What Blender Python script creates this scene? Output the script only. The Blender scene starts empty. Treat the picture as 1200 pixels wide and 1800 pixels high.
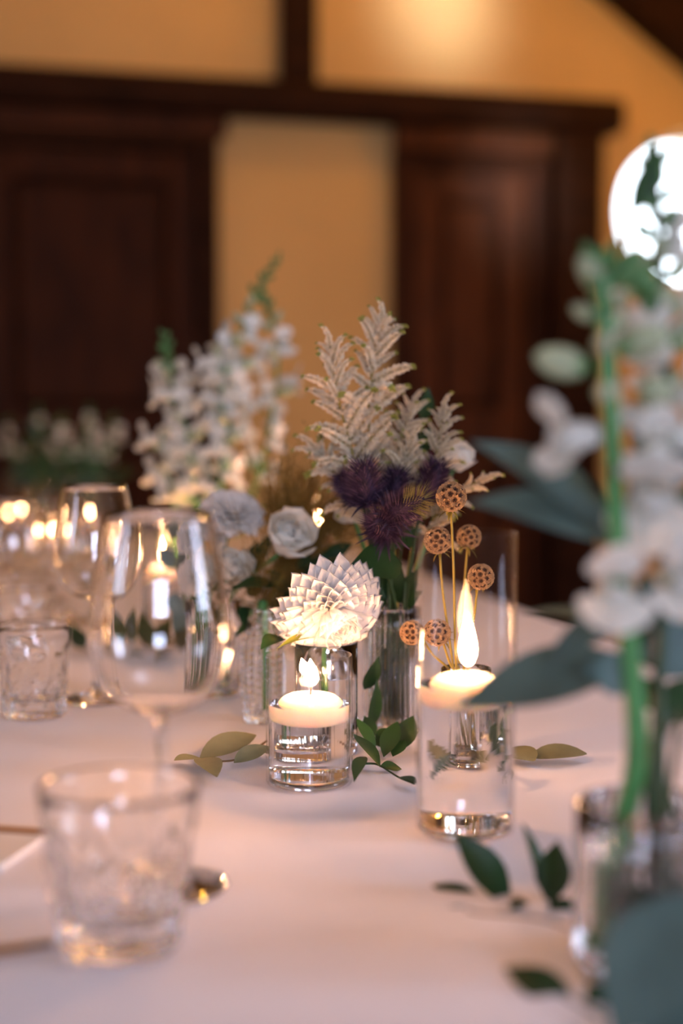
import bpy, math, random
from mathutils import Vector as V, Matrix
random.seed(11)
PI = math.pi
S = bpy.context.scene
C = S.collection

# ------------------------------------------------------------------ camera
CAM_Z, TABLE_Z, FPX = 1.065, 0.75, 2500.0
PITCH = math.atan(160 / FPX)
cd = bpy.data.cameras.new('camera')
cam = bpy.data.objects.new('camera', cd)
C.objects.link(cam)
cam.location = (0, 0, CAM_Z)
cam.rotation_euler = (PI / 2 - PITCH, 0, 0)
cd.sensor_fit = 'VERTICAL'
cd.sensor_height = 36
cd.lens = 50
cd.clip_start = 0.05
cd.dof.use_dof = True
cd.dof.focus_distance = 1.28
cd.dof.aperture_fstop = 1.7
S.camera = cam

# ------------------------------------------------------------------ light
S.view_settings.view_transform = 'Standard'
S.view_settings.look = 'None'
S.view_settings.exposure = 0.0
S.view_settings.gamma = 1.0
S.view_settings.use_curve_mapping = False
S.cycles.max_bounces = 14
S.cycles.diffuse_bounces = 4
S.cycles.glossy_bounces = 6
S.cycles.transmission_bounces = 12
S.cycles.transparent_max_bounces = 24
S.cycles.sample_clamp_indirect = 40
S.cycles.blur_glossy = 0.3
S.cycles.use_denoising = True

w = bpy.data.worlds.new('daylight')
S.world = w
w.use_nodes = True
bg = w.node_tree.nodes['Background']
bg.inputs[0].default_value = (0.80, 0.90, 1.0, 1)
bg.inputs[1].default_value = 7.0

TH = math.radians(14)                       # the room is turned 14 degrees to the lens
RX = V((math.cos(TH), math.sin(TH), 0))
RY = V((-math.sin(TH), math.cos(TH), 0))
WALL_B = 4.80


def room(a, b, z=0.0):
    return RX * a + RY * b + V((0, 0, z))


def area_light(name, loc, target, sx, sy, power, col, spread=PI):
    ld = bpy.data.lights.new(name, 'AREA')
    ld.shape = 'RECTANGLE'
    ld.size, ld.size_y = sx, sy
    ld.energy = power
    ld.color = col
    ld.spread = spread
    o = bpy.data.objects.new(name, ld)
    C.objects.link(o)
    o.location = loc
    o.rotation_euler = (V(target) - V(loc)).to_track_quat('-Z', 'Y').to_euler()
    return o


def spot_light(name, loc, target, power, col, cone, blend, rad):
    ld = bpy.data.lights.new(name, 'SPOT')
    ld.energy, ld.color = power, col
    ld.spot_size, ld.spot_blend, ld.shadow_soft_size = cone, blend, rad
    o = bpy.data.objects.new(name, ld)
    C.objects.link(o)
    o.location = loc
    o.rotation_euler = (V(target) - V(loc)).to_track_quat('-Z', 'Y').to_euler()
    return o


DAY = (0.66, 0.74, 1.06)
# daylight through the two narrow windows of the front gable, behind the camera
area_light('daylight_front_left', room(-0.50, -2.5, 1.45), room(-0.1, 1.4, 0.75), 0.32, 0.62, 27, DAY)
area_light('daylight_front_right', room(0.08, -2.5, 1.45), room(0.2, 1.4, 0.75), 0.32, 0.62, 27, DAY)
# added lights: overhead under the closed roof, and at left for glass rims
area_light('added_top_light', room(1.15, 0.15, 2.75), room(0.25, 0.75, 0.75), 0.9, 0.8, 7, DAY, 2.6)
area_light('added_left_light', room(-2.75, 0.55, 1.55), room(0.3, 1.0, 0.75), 0.5, 0.6, 5, DAY, 2.4)
# daylight through the dormer window on the right
area_light('daylight_right', room(3.25, -0.2, 1.45), room(0.3, 1.0, 0.9), 0.7, 0.8, 15, DAY, 2.2)


def daylight_patch(name, loc, aim, sx, sy, power, roll):
    """added narrow beam inside the room, throwing a daylight patch on the gable wall"""
    o = area_light(name, loc, aim, sx, sy, power, (0.90, 0.90, 1.0), math.radians(4))
    o.rotation_euler.rotate_axis('Z', roll)


# warm filament lamps under the roof
for nm, p, e, g in (('lamp_light', (2.6, 3.7, 2.2), 14, 0.47), ('lamp_light', (1.2, 3.9, 3.1), 13, 0.49), ('lamp_light', (-1.2, 3.3, 2.4), 5.0, 0.56)):
    ld = bpy.data.lights.new(nm, 'POINT')
    ld.energy, ld.color, ld.shadow_soft_size = e, (1.0, g, g * 0.2 - 0.05), 0.06
    lo = bpy.data.objects.new(nm, ld)
    C.objects.link(lo)
    lo.location = room(*p)


# ------------------------------------------------------------------ pixel rays -> places in the room
def ray(px, py):
    u, v = (px - 600) / FPX, (900 - py) / FPX
    return V((u, math.cos(PITCH) + v * math.sin(PITCH), -math.sin(PITCH) + v * math.cos(PITCH)))


def P(px, py, y):
    d = ray(px, py)
    return V((0, 0, CAM_Z)) + d * (y / d.y)


def T(px, py, z=TABLE_Z):
    d = ray(px, py)
    return V((0, 0, CAM_Z)) + d * ((z - CAM_Z) / d.z)


def TY(px, y, z=TABLE_Z):                    # table point in column px at distance y
    return V(((px - 600) / FPX * y * 1.0, y, z))


def WP(px, py, off=0.0):                     # point on the gable wall in room coordinates (a, z)
    d = ray(px, py)
    t = (WALL_B - off) / d.dot(RY)
    p = V((0, 0, CAM_Z)) + d * t
    return p.dot(RX), p.z


# ------------------------------------------------------------------ materials
def lin(r, g, b):
    f = lambda c: c / 12.92 if c <= 0.04045 else ((c + 0.055) / 1.055) ** 2.4
    return (f(r / 255), f(g / 255), f(b / 255), 1)


def new_mat(name):
    m = bpy.data.materials.new(name)
    m.use_nodes = True
    nt = m.node_tree
    nt.nodes.clear()
    out = nt.nodes.new('ShaderNodeOutputMaterial')
    return m, nt, out


def N(nt, typ, **kw):
    n = nt.nodes.new(typ)
    for k, v in kw.items():
        if k.startswith('i_'):
            n.inputs[k[2:].replace('_', ' ')].default_value = v
        else:
            setattr(n, k, v)
    return n


def principled(name, col, rough=0.6, var=0.12, scale=40, bump=0.0, bscale=200, translucent=0.0, tcol=None,
               col2=None, stretch=(1, 1, 1), spec=0.4, objvar=0.0, metal=0.0, sss=0.0, sheen=0.0):
    m, nt, out = new_mat(name)
    L = nt.links
    b = N(nt, 'ShaderNodeBsdfPrincipled')
    b.inputs['Roughness'].default_value = rough
    b.inputs['Metallic'].default_value = metal
    b.inputs['Specular IOR Level'].default_value = spec
    if sheen:
        b.inputs['Sheen Weight'].default_value = sheen
    tc = N(nt, 'ShaderNodeTexCoord')
    mp = N(nt, 'ShaderNodeMapping')
    mp.inputs['Scale'].default_value = stretch
    L.new(tc.outputs['Object'], mp.inputs['Vector'])
    nz = N(nt, 'ShaderNodeTexNoise')
    nz.inputs['Scale'].default_value = scale
    nz.inputs['Detail'].default_value = 4
    L.new(mp.outputs['Vector'], nz.inputs['Vector'])
    cr = N(nt, 'ShaderNodeValToRGB')
    c2 = col2 or tuple(c * (1 - var * 2) for c in col[:3]) + (1,)
    cr.color_ramp.elements[0].color = c2
    cr.color_ramp.elements[0].position = 0.3
    cr.color_ramp.elements[1].color = col
    cr.color_ramp.elements[1].position = 0.65
    L.new(nz.outputs['Fac'], cr.inputs['Fac'])
    src = cr.outputs['Color']
    if objvar:
        oi = N(nt, 'ShaderNodeObjectInfo')
        mr = N(nt, 'ShaderNodeMapRange')
        mr.inputs['To Min'].default_value = 1 - objvar
        mr.inputs['To Max'].default_value = 1 + objvar
        L.new(oi.outputs['Random'], mr.inputs['Value'])
        hs = N(nt, 'ShaderNodeHueSaturation')
        L.new(mr.outputs['Result'], hs.inputs['Value'])
        L.new(src, hs.inputs['Color'])
        src = hs.outputs['Color']
    L.new(src, b.inputs['Base Color'])
    if bump:
        n2 = N(nt, 'ShaderNodeTexNoise')
        n2.inputs['Scale'].default_value = bscale
        n2.inputs['Detail'].default_value = 3
        L.new(mp.outputs['Vector'], n2.inputs['Vector'])
        bp = N(nt, 'ShaderNodeBump')
        bp.inputs['Strength'].default_value = bump
        bp.inputs['Distance'].default_value = 0.002
        L.new(n2.outputs['Fac'], bp.inputs['Height'])
        L.new(bp.outputs['Normal'], b.inputs['Normal'])
    if sss:
        b.inputs['Subsurface Weight'].default_value = 1.0
        b.inputs['Subsurface Radius'].default_value = (1.0, 0.8, 0.6)
        b.inputs['Subsurface Scale'].default_value = sss
    if translucent:
        t = N(nt, 'ShaderNodeBsdfTranslucent')
        if tcol:
            t.inputs['Color'].default_value = tcol
        else:
            L.new(src, t.inputs['Color'])
        mx = N(nt, 'ShaderNodeMixShader')
        mx.inputs['Fac'].default_value = translucent
        L.new(b.outputs[0], mx.inputs[1])
        L.new(t.outputs[0], mx.inputs[2])
        L.new(mx.outputs[0], out.inputs[0])
    else:
        L.new(b.outputs[0], out.inputs[0])
    return m


def glass(name, ior=1.5, col=(1, 1, 1, 1), rough=0.0):
    m, nt, out = new_mat(name)
    g = N(nt, 'ShaderNodeBsdfGlass')
    g.inputs['IOR'].default_value = ior
    g.inputs['Color'].default_value = col
    g.inputs['Roughness'].default_value = rough
    nt.links.new(g.outputs[0], out.inputs[0])
    return m


def thin_glass(name, tint=(0.98, 0.98, 0.98, 1), edge=1.0, f0=0.042):
    """a thin glass sheet: light goes straight through, reflection grows towards grazing angles"""
    m, nt, out = new_mat(name)
    L = nt.links
    t = N(nt, 'ShaderNodeBsdfTransparent')
    t.inputs[0].default_value = tint
    g = N(nt, 'ShaderNodeBsdfGlossy')
    g.inputs['Roughness'].default_value = 0.02
    lw = N(nt, 'ShaderNodeLayerWeight')
    lw.inputs['Blend'].default_value = 0.5
    pw = N(nt, 'ShaderNodeMath', operation='POWER')
    pw.inputs[1].default_value = 5
    L.new(lw.outputs['Facing'], pw.inputs[0])
    ma = N(nt, 'ShaderNodeMath', operation='MULTIPLY_ADD')
    ma.inputs[1].default_value = 0.90 * edge
    ma.inputs[2].default_value = f0
    L.new(pw.outputs[0], ma.inputs[0])
    mx = N(nt, 'ShaderNodeMixShader')
    L.new(ma.outputs[0], mx.inputs[0])
    L.new(t.outputs[0], mx.inputs[1])
    L.new(g.outputs[0], mx.inputs[2])
    L.new(mx.outputs[0], out.inputs[0])
    return m


def emission(name, col, strength):
    m, nt, out = new_mat(name)
    e = N(nt, 'ShaderNodeEmission')
    e.inputs[0].default_value = col
    e.inputs[1].default_value = strength
    tr = N(nt, 'ShaderNodeBsdfTransparent')
    ad = N(nt, 'ShaderNodeAddShader')
    nt.links.new(e.outputs[0], ad.inputs[0])
    nt.links.new(tr.outputs[0], ad.inputs[1])
    nt.links.new(ad.outputs[0], out.inputs[0])
    return m


M = {}
M['cloth'] = principled('tablecloth_linen', lin(232, 228, 233), 0.92, 0.03, 3, bump=0.18, bscale=900, spec=0.15, sheen=0.2)
M['plaster'] = principled('cream_plaster', lin(228, 190, 128), 0.9, 0.06, 2.2, bump=0.3, bscale=14, spec=0.15)
M['beam'] = principled('dark_oak_beam', lin(52, 27, 12), 0.7, 0.3, 5, spec=0.12, stretch=(1, 1, 6), bump=0.4, bscale=30)
M['door'] = principled('varnished_door_wood', lin(86, 45, 14), 0.55, 0.3, 4, spec=0.15, stretch=(6, 6, 1), bump=0.15, bscale=40)
M['door_dark'] = principled('dark_door_wood', lin(66, 33, 12), 0.6, 0.3, 4, spec=0.12, stretch=(6, 6, 1), bump=0.15, bscale=40)
M['floor'] = principled('oak_floor', lin(70, 42, 24), 0.45, 0.2, 3, stretch=(1, 8, 1))
M['chair'] = principled('brown_chair_wood', lin(58, 31, 16), 0.4, 0.2, 8)
M['metal'] = principled('brass_handle', lin(120, 95, 55), 0.35, 0.1, 20, metal=0.9)
M['steel'] = principled('steel_knife', lin(175, 175, 180), 0.25, 0.05, 20, metal=1.0)
M['paper'] = principled('ivory_card', lin(238, 230, 222), 0.85, 0.03, 20)
M['kraft'] = principled('tan_ribbon', lin(176, 140, 110), 0.8, 0.1, 30)
M['wax'] = principled('candle_wax', lin(252, 230, 216), 0.5, 0.01, 20, sss=0.03, spec=0.35)
M['wick'] = principled('burnt_wick', lin(40, 26, 20), 0.9)
M['flame'] = emission('flame', (1.0, 0.465, 0.21, 1), 235)
M['glass'] = glass('clear_glass', 1.5)
M['thin'] = thin_glass('thin_clear_glass', f0=0.010)
M['water'] = glass('water', 1.33)
M['pane'] = thin_glass('window_pane')
M['white'] = principled('white_petal', lin(246, 242, 236), 0.65, 0.04, 60, translucent=0.32, spec=0.2, objvar=0.04)
M['dahlia'] = principled('dahlia_petal', lin(243, 242, 240), 0.6, 0.03, 80, translucent=0.30, spec=0.2, objvar=0.03)
M['rose'] = principled('rose_petal', lin(246, 242, 230), 0.65, 0.04, 80, translucent=0.30, spec=0.2, objvar=0.03)
M['snap'] = principled('snapdragon_petal', lin(240, 240, 230), 0.65, 0.08, 60, translucent=0.30, spec=0.2, objvar=0.08)
M['bud'] = principled('green_white_bud', lin(196, 206, 168), 0.6, 0.15, 60, translucent=0.2, spec=0.2, objvar=0.12)
M['greenbud'] = principled('green_bud', lin(94, 138, 82), 0.55, 0.15, 60, translucent=0.15, objvar=0.15)
M['stem'] = principled('green_stem', lin(82, 150, 84), 0.45, 0.15, 40)
M['stemdark'] = principled('dark_green_stem', lin(48, 72, 36), 0.5, 0.15, 40)
M['stemgold'] = principled('golden_green_stem', lin(158, 140, 52), 0.5, 0.15, 40)
M['twig'] = principled('brown_twig', lin(120, 92, 52), 0.6, 0.15, 40)
M['leaf'] = principled('dark_green_leaf', lin(40, 74, 38), 0.38, 0.2, 30, translucent=0.12, objvar=0.22)
M['leaflight'] = principled('yellow_green_leaf', lin(150, 160, 60), 0.45, 0.15, 30, translucent=0.25, objvar=0.1)
M['euca'] = principled('blue_green_eucalyptus', lin(86, 112, 108), 0.6, 0.12, 30, translucent=0.12, objvar=0.14)
M['olive'] = principled('olive_eucalyptus', lin(130, 130, 96), 0.6, 0.15, 30, translucent=0.08, objvar=0.15)
M['astilbe'] = principled('cream_astilbe', lin(250, 238, 214), 0.8, 0.08, 200, translucent=0.25, spec=0.1, objvar=0.06)
M['astilbe_tip'] = principled('green_astilbe_tip', lin(176, 178, 92), 0.7, 0.1, 200, translucent=0.2, objvar=0.1)
M['thistle'] = principled('purple_thistle', lin(74, 50, 78), 0.7, 0.25, 120, col2=lin(38, 26, 44), translucent=0.12, objvar=0.15)
M['thistle_tip'] = principled('yellow_thistle_tip', lin(150, 140, 84), 0.7, 0.2, 120, translucent=0.1)
M['thistle_light'] = principled('mauve_spine', lin(116, 86, 112), 0.7, 0.2, 120, translucent=0.1)
M['bract'] = principled('violet_bract', lin(62, 50, 74), 0.7, 0.25, 60, objvar=0.2)
M['pod'] = principled('papery_pod', lin(206, 174, 134), 0.75, 0.15, 150, translucent=0.3, objvar=0.12)
M['podcore'] = principled('pod_core', lin(120, 90, 60), 0.8, 0.2, 90)
M['podstar'] = principled('dark_pod_star', lin(48, 30, 26), 0.8)
M['grassy'] = principled('golden_grass', lin(150, 116, 44), 0.6, 0.2, 90, translucent=0.25)


# ------------------------------------------------------------------ mesh building
class MB:
    def __init__(self):
        self.v, self.f, self.m = [], [], []

    def add(self, vs, fs, mi=0):
        o = len(self.v)
        self.v += [V(p) for p in vs]
        self.f += [[i + o for i in f] for f in fs]
        self.m += [mi] * len(fs)
        return self

    def box(self, c, s, mi=0, mat=None, bev=0.0):
        x, y, z = s[0] / 2, s[1] / 2, s[2] / 2
        vs = [V((i * x, j * y, k * z)) for i in (-1, 1) for j in (-1, 1) for k in (-1, 1)]
        fs = [[0, 1, 3, 2], [4, 6, 7, 5], [0, 4, 5, 1], [2, 3, 7, 6], [0, 2, 6, 4], [1, 5, 7, 3]]
        if mat:
            vs = [mat @ p for p in vs]
        return self.add([p + V(c) for p in vs], fs, mi)

    def tube(self, pts, rads, seg=8, mi=0):
        pts = [V(p) for p in pts]
        n = len(pts)
        if not hasattr(rads, '__len__'):
            rads = [rads] * n
        t = (pts[1] - pts[0]).normalized()
        up = V((0, 0, 1)) if abs(t.z) < 0.9 else V((1, 0, 0))
        nx = t.cross(up).normalized()
        vs, fs = [], []
        for i in range(n):
            t = (pts[min(i + 1, n - 1)] - pts[max(i - 1, 0)]).normalized()
            nx = (nx - t * nx.dot(t)).normalized()
            ny = t.cross(nx)
            for k in range(seg):
                a = 2 * PI * k / seg
                vs.append(pts[i] + (nx * math.cos(a) + ny * math.sin(a)) * rads[i])
        for i in range(n - 1):
            for k in range(seg):
                k2 = (k + 1) % seg
                fs.append([i * seg + k, i * seg + k2, (i + 1) * seg + k2, (i + 1) * seg + k])
        fs.append(list(range(seg))[::-1])
        fs.append([(n - 1) * seg + k for k in range(seg)])
        return self.add(vs, fs, mi)

    def lathe(self, prof, seg=32, c=(0, 0, 0), rmod=None, mi=0, mat=None, only=None):
        """profile of (r, z); r=0 closes with a point"""
        rings, vs, fs = [], [], []
        for ri, (r, z) in enumerate(prof):
            if r < 1e-7:
                rings.append([len(vs)])
                vs.append(V((0, 0, z)))
            else:
                ring = []
                for k in range(seg):
                    a = 2 * PI * k / seg
                    rr = r * (rmod(a, z, r) if rmod and (only is None or ri < only) else 1)
                    ring.append(len(vs))
                    vs.append(V((rr * math.cos(a), rr * math.sin(a), z)))
                rings.append(ring)
        for A, B in zip(rings, rings[1:]):
            for k in range(seg):
                k2 = (k + 1) % seg
                if len(A) == 1 and len(B) == 1:
                    continue
                if len(A) == 1:
                    fs.append([A[0], B[k2], B[k]])
                elif len(B) == 1:
                    fs.append([A[k], A[k2], B[0]])
                else:
                    fs.append([A[k], A[k2], B[k2], B[k]])
        if mat:
            vs = [mat @ p for p in vs]
        return self.add([p + V(c) for p in vs], fs, mi)

    def leaf(self, base, tip, width, nrm=(0, 0, 1), fold=0.18, bend=0.12, n=7, peak=0.42, blunt=1.0, mi=0):
        base, tip = V(base), V(tip)
        d = tip - base
        L = d.length
        y = d.normalized()
        nrm = V(nrm)
        z = (nrm - y * nrm.dot(y))
        z = z.normalized() if z.length > 1e-5 else y.orthogonal().normalized()
        x = y.cross(z)
        vs, fs = [], []
        for i in range(n + 1):
            t = i / n
            q = t ** (math.log(0.5) / math.log(peak))
            wv = width / 2 * max(0.02, math.sin(PI * q)) ** blunt
            mid = base + y * (L * t) + z * (bend * L * 4 * t * (1 - t))
            vs += [mid - x * wv + z * (fold * wv), mid - x * wv * 0.5 + z * fold * wv * 0.4, mid,
                   mid + x * wv * 0.5 + z * fold * wv * 0.4, mid + x * wv + z * (fold * wv)]
        for i in range(n):
            for k in range(4):
                fs.append([i * 5 + k, i * 5 + k + 1, i * 5 + k + 6, i * 5 + k + 5])
        return self.add(vs, fs, mi)

    def mesh(self, name, mats, base=V((0, 0, 0)), smooth=True):
        me = bpy.data.meshes.new(name)
        base = V(base)
        me.from_pydata([tuple(p - base) for p in self.v], [], self.f)
        for m in (mats if isinstance(mats, (list, tuple)) else [mats]):
            me.materials.append(m)
        if any(self.m):
            me.polygons.foreach_set('material_index', self.m)
        if smooth:
            me.polygons.foreach_set('use_smooth', [True] * len(me.polygons))
        me.update()
        return me


def obj(name, me, parent=None):
    o = bpy.data.objects.new(name, me)
    C.objects.link(o)
    if parent:
        o.parent = parent
    return o


def part(name, mb, mats, parent, smooth=True, stuff=False, label=None):
    """mesh given in world coordinates (for a thing whose Empty is unrotated), linked under its thing"""
    base = parent.location if parent.parent is None else parent.parent.location
    o = obj(name, mb.mesh(name, mats, base, smooth), parent)
    if stuff:
        o['kind'] = 'stuff'
    if label:
        o['label'] = label
    return o


def thing(name, label, cat, loc=(0, 0, 0), group=None):
    o = bpy.data.objects.new(name, None)
    o.empty_display_size = 0.02
    C.objects.link(o)
    o.location = loc
    o['label'] = label
    o['category'] = cat
    if group:
        o['group'] = group
    return o


def solo(name, mb, mats, label, cat, loc=(0, 0, 0), group=None, smooth=True):
    o = obj(name, mb.mesh(name, mats, loc, smooth))
    o.location = loc
    o['label'] = label
    o['category'] = cat
    if group:
        o['group'] = group
    return o


def struct(name, mb, mats, parent=None, smooth=False):
    o = obj(name, mb.mesh(name, mats, (0, 0, 0), smooth), parent)
    if parent is None:
        o['kind'] = 'structure'
    return o


def bevel(o, wdt=0.008, seg=2):
    m = o.modifiers.new('bevel', 'BEVEL')
    m.width, m.segments = wdt, seg
    m.limit_method = 'ANGLE'
    return o


def inst(name, me, parent, mat):
    o = bpy.data.objects.new(name, me)
    C.objects.link(o)
    o.parent = parent
    o.matrix_basis = mat
    return o


def curve(pts, n=24):
    """Catmull-Rom through points"""
    pts = [V(p) for p in pts]
    ext = [pts[0] * 2 - pts[1]] + pts + [pts[-1] * 2 - pts[-2]]
    out = []
    segs = len(pts) - 1
    per = max(2, n // segs)
    for i in range(segs):
        p0, p1, p2, p3 = ext[i:i + 4]
        for k in range(per):
            t = k / per
            out.append(0.5 * ((2 * p1) + (p2 - p0) * t + (2 * p0 - 5 * p1 + 4 * p2 - p3) * t * t
                              + (3 * p1 - p0 - 3 * p2 + p3) * t ** 3))
    out.append(pts[-1])
    return out


def along(pl, t):
    t = max(0, min(1, t)) * (len(pl) - 1)
    i = min(int(t), len(pl) - 2)
    return pl[i].lerp(pl[i + 1], t - i), (pl[i + 1] - pl[i]).normalized()


def basis(y, z):
    """rotation matrix with local +Y along y and +Z as near z as can be"""
    y = V(y).normalized()
    z = V(z)
    z = z - y * z.dot(y)
    z = z.normalized() if z.length > 1e-6 else y.orthogonal().normalized()
    x = y.cross(z)
    m = Matrix((x, y, z)).transposed()
    return m.to_4x4()


def zbasis(n):
    n = V(n).normalized()
    x = n.orthogonal().normalized()
    y = n.cross(x)
    return Matrix((x, y, n)).transposed().to_4x4()


U = random.uniform


def rnd(s=1.0):
    return V((U(-s, s), U(-s, s), U(-s, s)))


# ------------------------------------------------------------------ the room
def rbox(a0, a1, b0, b1, z0, z1):
    mb = MB()
    vs = [room(a, b, z) for a in (a0, a1) for b in (b0, b1) for z in (z0, z1)]
    return mb.add(vs, [[0, 1, 3, 2], [4, 6, 7, 5], [0, 4, 5, 1], [2, 3, 7, 6], [0, 2, 6, 4], [1, 5, 7, 3]])


A0, A1, B0 = -2.9, 3.5, -2.7
RIDGE_A, RIDGE_Z, EAVE_L, EAVE_R = 0.30, 4.15, 1.55, 1.55
# roof height over a
_r0 = WP(1050, 0)
_r1 = WP(1200, 130)
SLOPE = (_r0[1] - _r1[1]) / (_r1[0] - _r0[0])
SLOPE = max(0.55, min(1.1, SLOPE))


def roof_z(a):
    top = _r0[1] + 0.30
    if a >= RIDGE_A:
        return top - SLOPE * (a - _r0[0])
    return top - SLOPE * (RIDGE_A - _r0[0]) - SLOPE * (RIDGE_A - a)


struct('floor', rbox(A0, A1, B0, WALL_B + 0.2, -0.12, 0.0), M['floor'])
# gable wall with a round window opening
OC = WP(1215, 375)
OR_ = 0.29
_pa = WP(770, 20)
_pb = WP(900, 330)
daylight_patch('daylight_patch', room(1.0, -2.4, 2.3), room(_pa[0], WALL_B, _pa[1] + 0.08), 0.26, 0.46, 0.62, 0.16)
daylight_patch('daylight_patch', room(1.7, -2.4, 1.9), room(_pb[0], WALL_B, _pb[1]), 0.12, 0.34, 0.42, 0.2)


def wall_with_round_hole():
    mb = MB()
    n = 48
    vs, fs = [], []
    # front face split into: polygon ring around the hole inside a square, plus rectangles round the square
    q = 0.42
    def put(a, z, b):
        vs.append(room(a, b, z))
        return len(vs) - 1
    for b in (WALL_B, WALL_B + 0.22):
        ring, sq = [], []
        for k in range(n):
            t = 2 * PI * k / n
            c, s = math.cos(t), math.sin(t)
            ring.append(put(OC[0] + OR_ * c, OC[1] + OR_ * s, b))
            m_ = q / max(abs(c), abs(s))
            sq.append(put(OC[0] + m_ * c, OC[1] + m_ * s, b))
        for k in range(n):
            k2 = (k + 1) % n
            fs.append([ring[k], ring[k2], sq[k2], sq[k]])
        if b == WALL_B:
            r0 = ring
        else:
            for k in range(n):
                k2 = (k + 1) % n
                fs.append([r0[k], r0[k2], ring[k2], ring[k]])
        x0, x1, z0, z1 = OC[0] - q, OC[0] + q, OC[1] - q, OC[1] + q
        for (p0, p1, w0, w1) in ((A0, x0, 0, 4.8), (x1, A1 + 0.1, 0, 4.8), (x0, x1, 0, z0), (x0, x1, z1, 4.8)):
            i = [put(p0, w0, b), put(p1, w0, b), put(p1, w1, b), put(p0, w1, b)]
            fs.append(i)
    return mb.add(vs, fs)


wb = struct('wall_back', wall_with_round_hole(), M['plaster'])



def wall_holes(fixed, along_b, lo, hi, z0, z1, holes, thick):
    """a wall with rectangular holes: pieces between them"""
    mb = MB()
    def piece(u0, u1, w0, w1):
        if along_b:
            b = rbox(fixed, fixed + thick, u0, u1, w0, w1)
        else:
            b = rbox(u0, u1, fixed, fixed + thick, w0, w1)
        mb.add(b.v, b.f)
    cur = lo
    for (h0, h1, hz0, hz1) in holes:
        piece(cur, h0, z0, z1)
        piece(h0, h1, z0, hz0)
        piece(h0, h1, hz1, z1)
        cur = h1
    piece(cur, hi, z0, z1)
    return mb


struct('wall_right', wall_holes(A1, True, B0, WALL_B, 0, 4.5, [(-0.75, 0.35, 0.85, 2.0)], 0.2), M['plaster'])
struct('wall_left', wall_holes(A0 - 0.2, True, B0, WALL_B, 0, 4.5, [(0.25, 0.85, 1.2, 1.9)], 0.2), M['plaster'])
struct('wall_front', wall_holes(B0 - 0.2, False, A0, A1, 0, 4.8, [(-0.70, -0.30, 1.1, 1.8), (-0.12, 0.28, 1.1, 1.8)], 0.2), M['plaster'])
# sloping ceiling
for side in (0, 1):
    aa = (RIDGE_A, A1 + 0.3) if side else (A0 - 0.3, RIDGE_A)
    mb = MB()
    vs = []
    for a in aa:
        for b in (B0 - 0.3, WALL_B + 0.3):
            for dz in (0, 0.15):
                z = _r0[1] + 0.30 - SLOPE * abs(a - RIDGE_A) + SLOPE * (_r0[0] - RIDGE_A) + dz
                vs.append(room(a, b, z))
    mb.add(vs, [[0, 1, 3, 2], [4, 6, 7, 5], [0, 4, 5, 1], [2, 3, 7, 6], [0, 2, 6, 4], [1, 5, 7, 3]])
    struct('ceiling', mb, M['plaster'])


def wbox(p0, p1, d0, d1):
    """box proud of the gable wall, from photo corners p0 (upper left) to p1 (lower right)"""
    a0, z1 = WP(*p0)
    a1, z0 = WP(*p1)
    return rbox(a0, a1, WALL_B - d1, WALL_B - d0, z0, z1)


# long horizontal beam, the lintel board under it and the posts
BZ1 = WP(600, 158)[1]
BZ0 = WP(600, 222)[1]
LZ0 = WP(600, 262)[1]
aL = WP(-60, 200)[0]
aBR = WP(1076, 220)[0]
bevel(struct('trim_1', rbox(aL, aBR, WALL_B - 0.13, WALL_B, BZ0, BZ1), M['beam']), 0.03, 3)
aD1 = WP(380, 300)[0]
aD2a, aD2b = WP(686, 400)[0], WP(950, 400)[0]
bevel(struct('trim_2', rbox(aL, aD1 + 0.03, WALL_B - 0.07, WALL_B, LZ0 + 0.01, BZ0), M['door']), 0.008)
bevel(struct('trim_3', rbox(aD2a, aD2b + 0.02, WALL_B - 0.09, WALL_B, LZ0 - 0.01, BZ0), M['door']), 0.012)
a0, a1 = WP(487, 60)[0], WP(548, 60)[0]
bevel(struct('trim_4', rbox(a0, a1, WALL_B - 0.10, WALL_B, BZ1, 3.9), M['beam']), 0.015)
a0, a1 = WP(953, 500)[0], WP(1038, 500)[0]
bevel(struct('trim_5', rbox(a0, a1, WALL_B - 0.12, WALL_B, 0, BZ0), M['beam']), 0.02)
# raking rafter along the right slope of the gable
mb = MB()
ax0, ax1 = WP(860, -160)[0], A1 + 0.1
vs = []
for a in (ax0, ax1):
    zc = _r0[1] - SLOPE * (a - _r0[0])
    for b in (WALL_B - 0.16, WALL_B):
        for dz in (0.0, 0.29):
            vs.append(room(a, b, zc + dz))
mb.add(vs, [[0, 1, 3, 2], [4, 6, 7, 5], [0, 4, 5, 1], [2, 3, 7, 6], [0, 2, 6, 4], [1, 5, 7, 3]])
struct('trim_6', mb, M['beam'])


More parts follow.
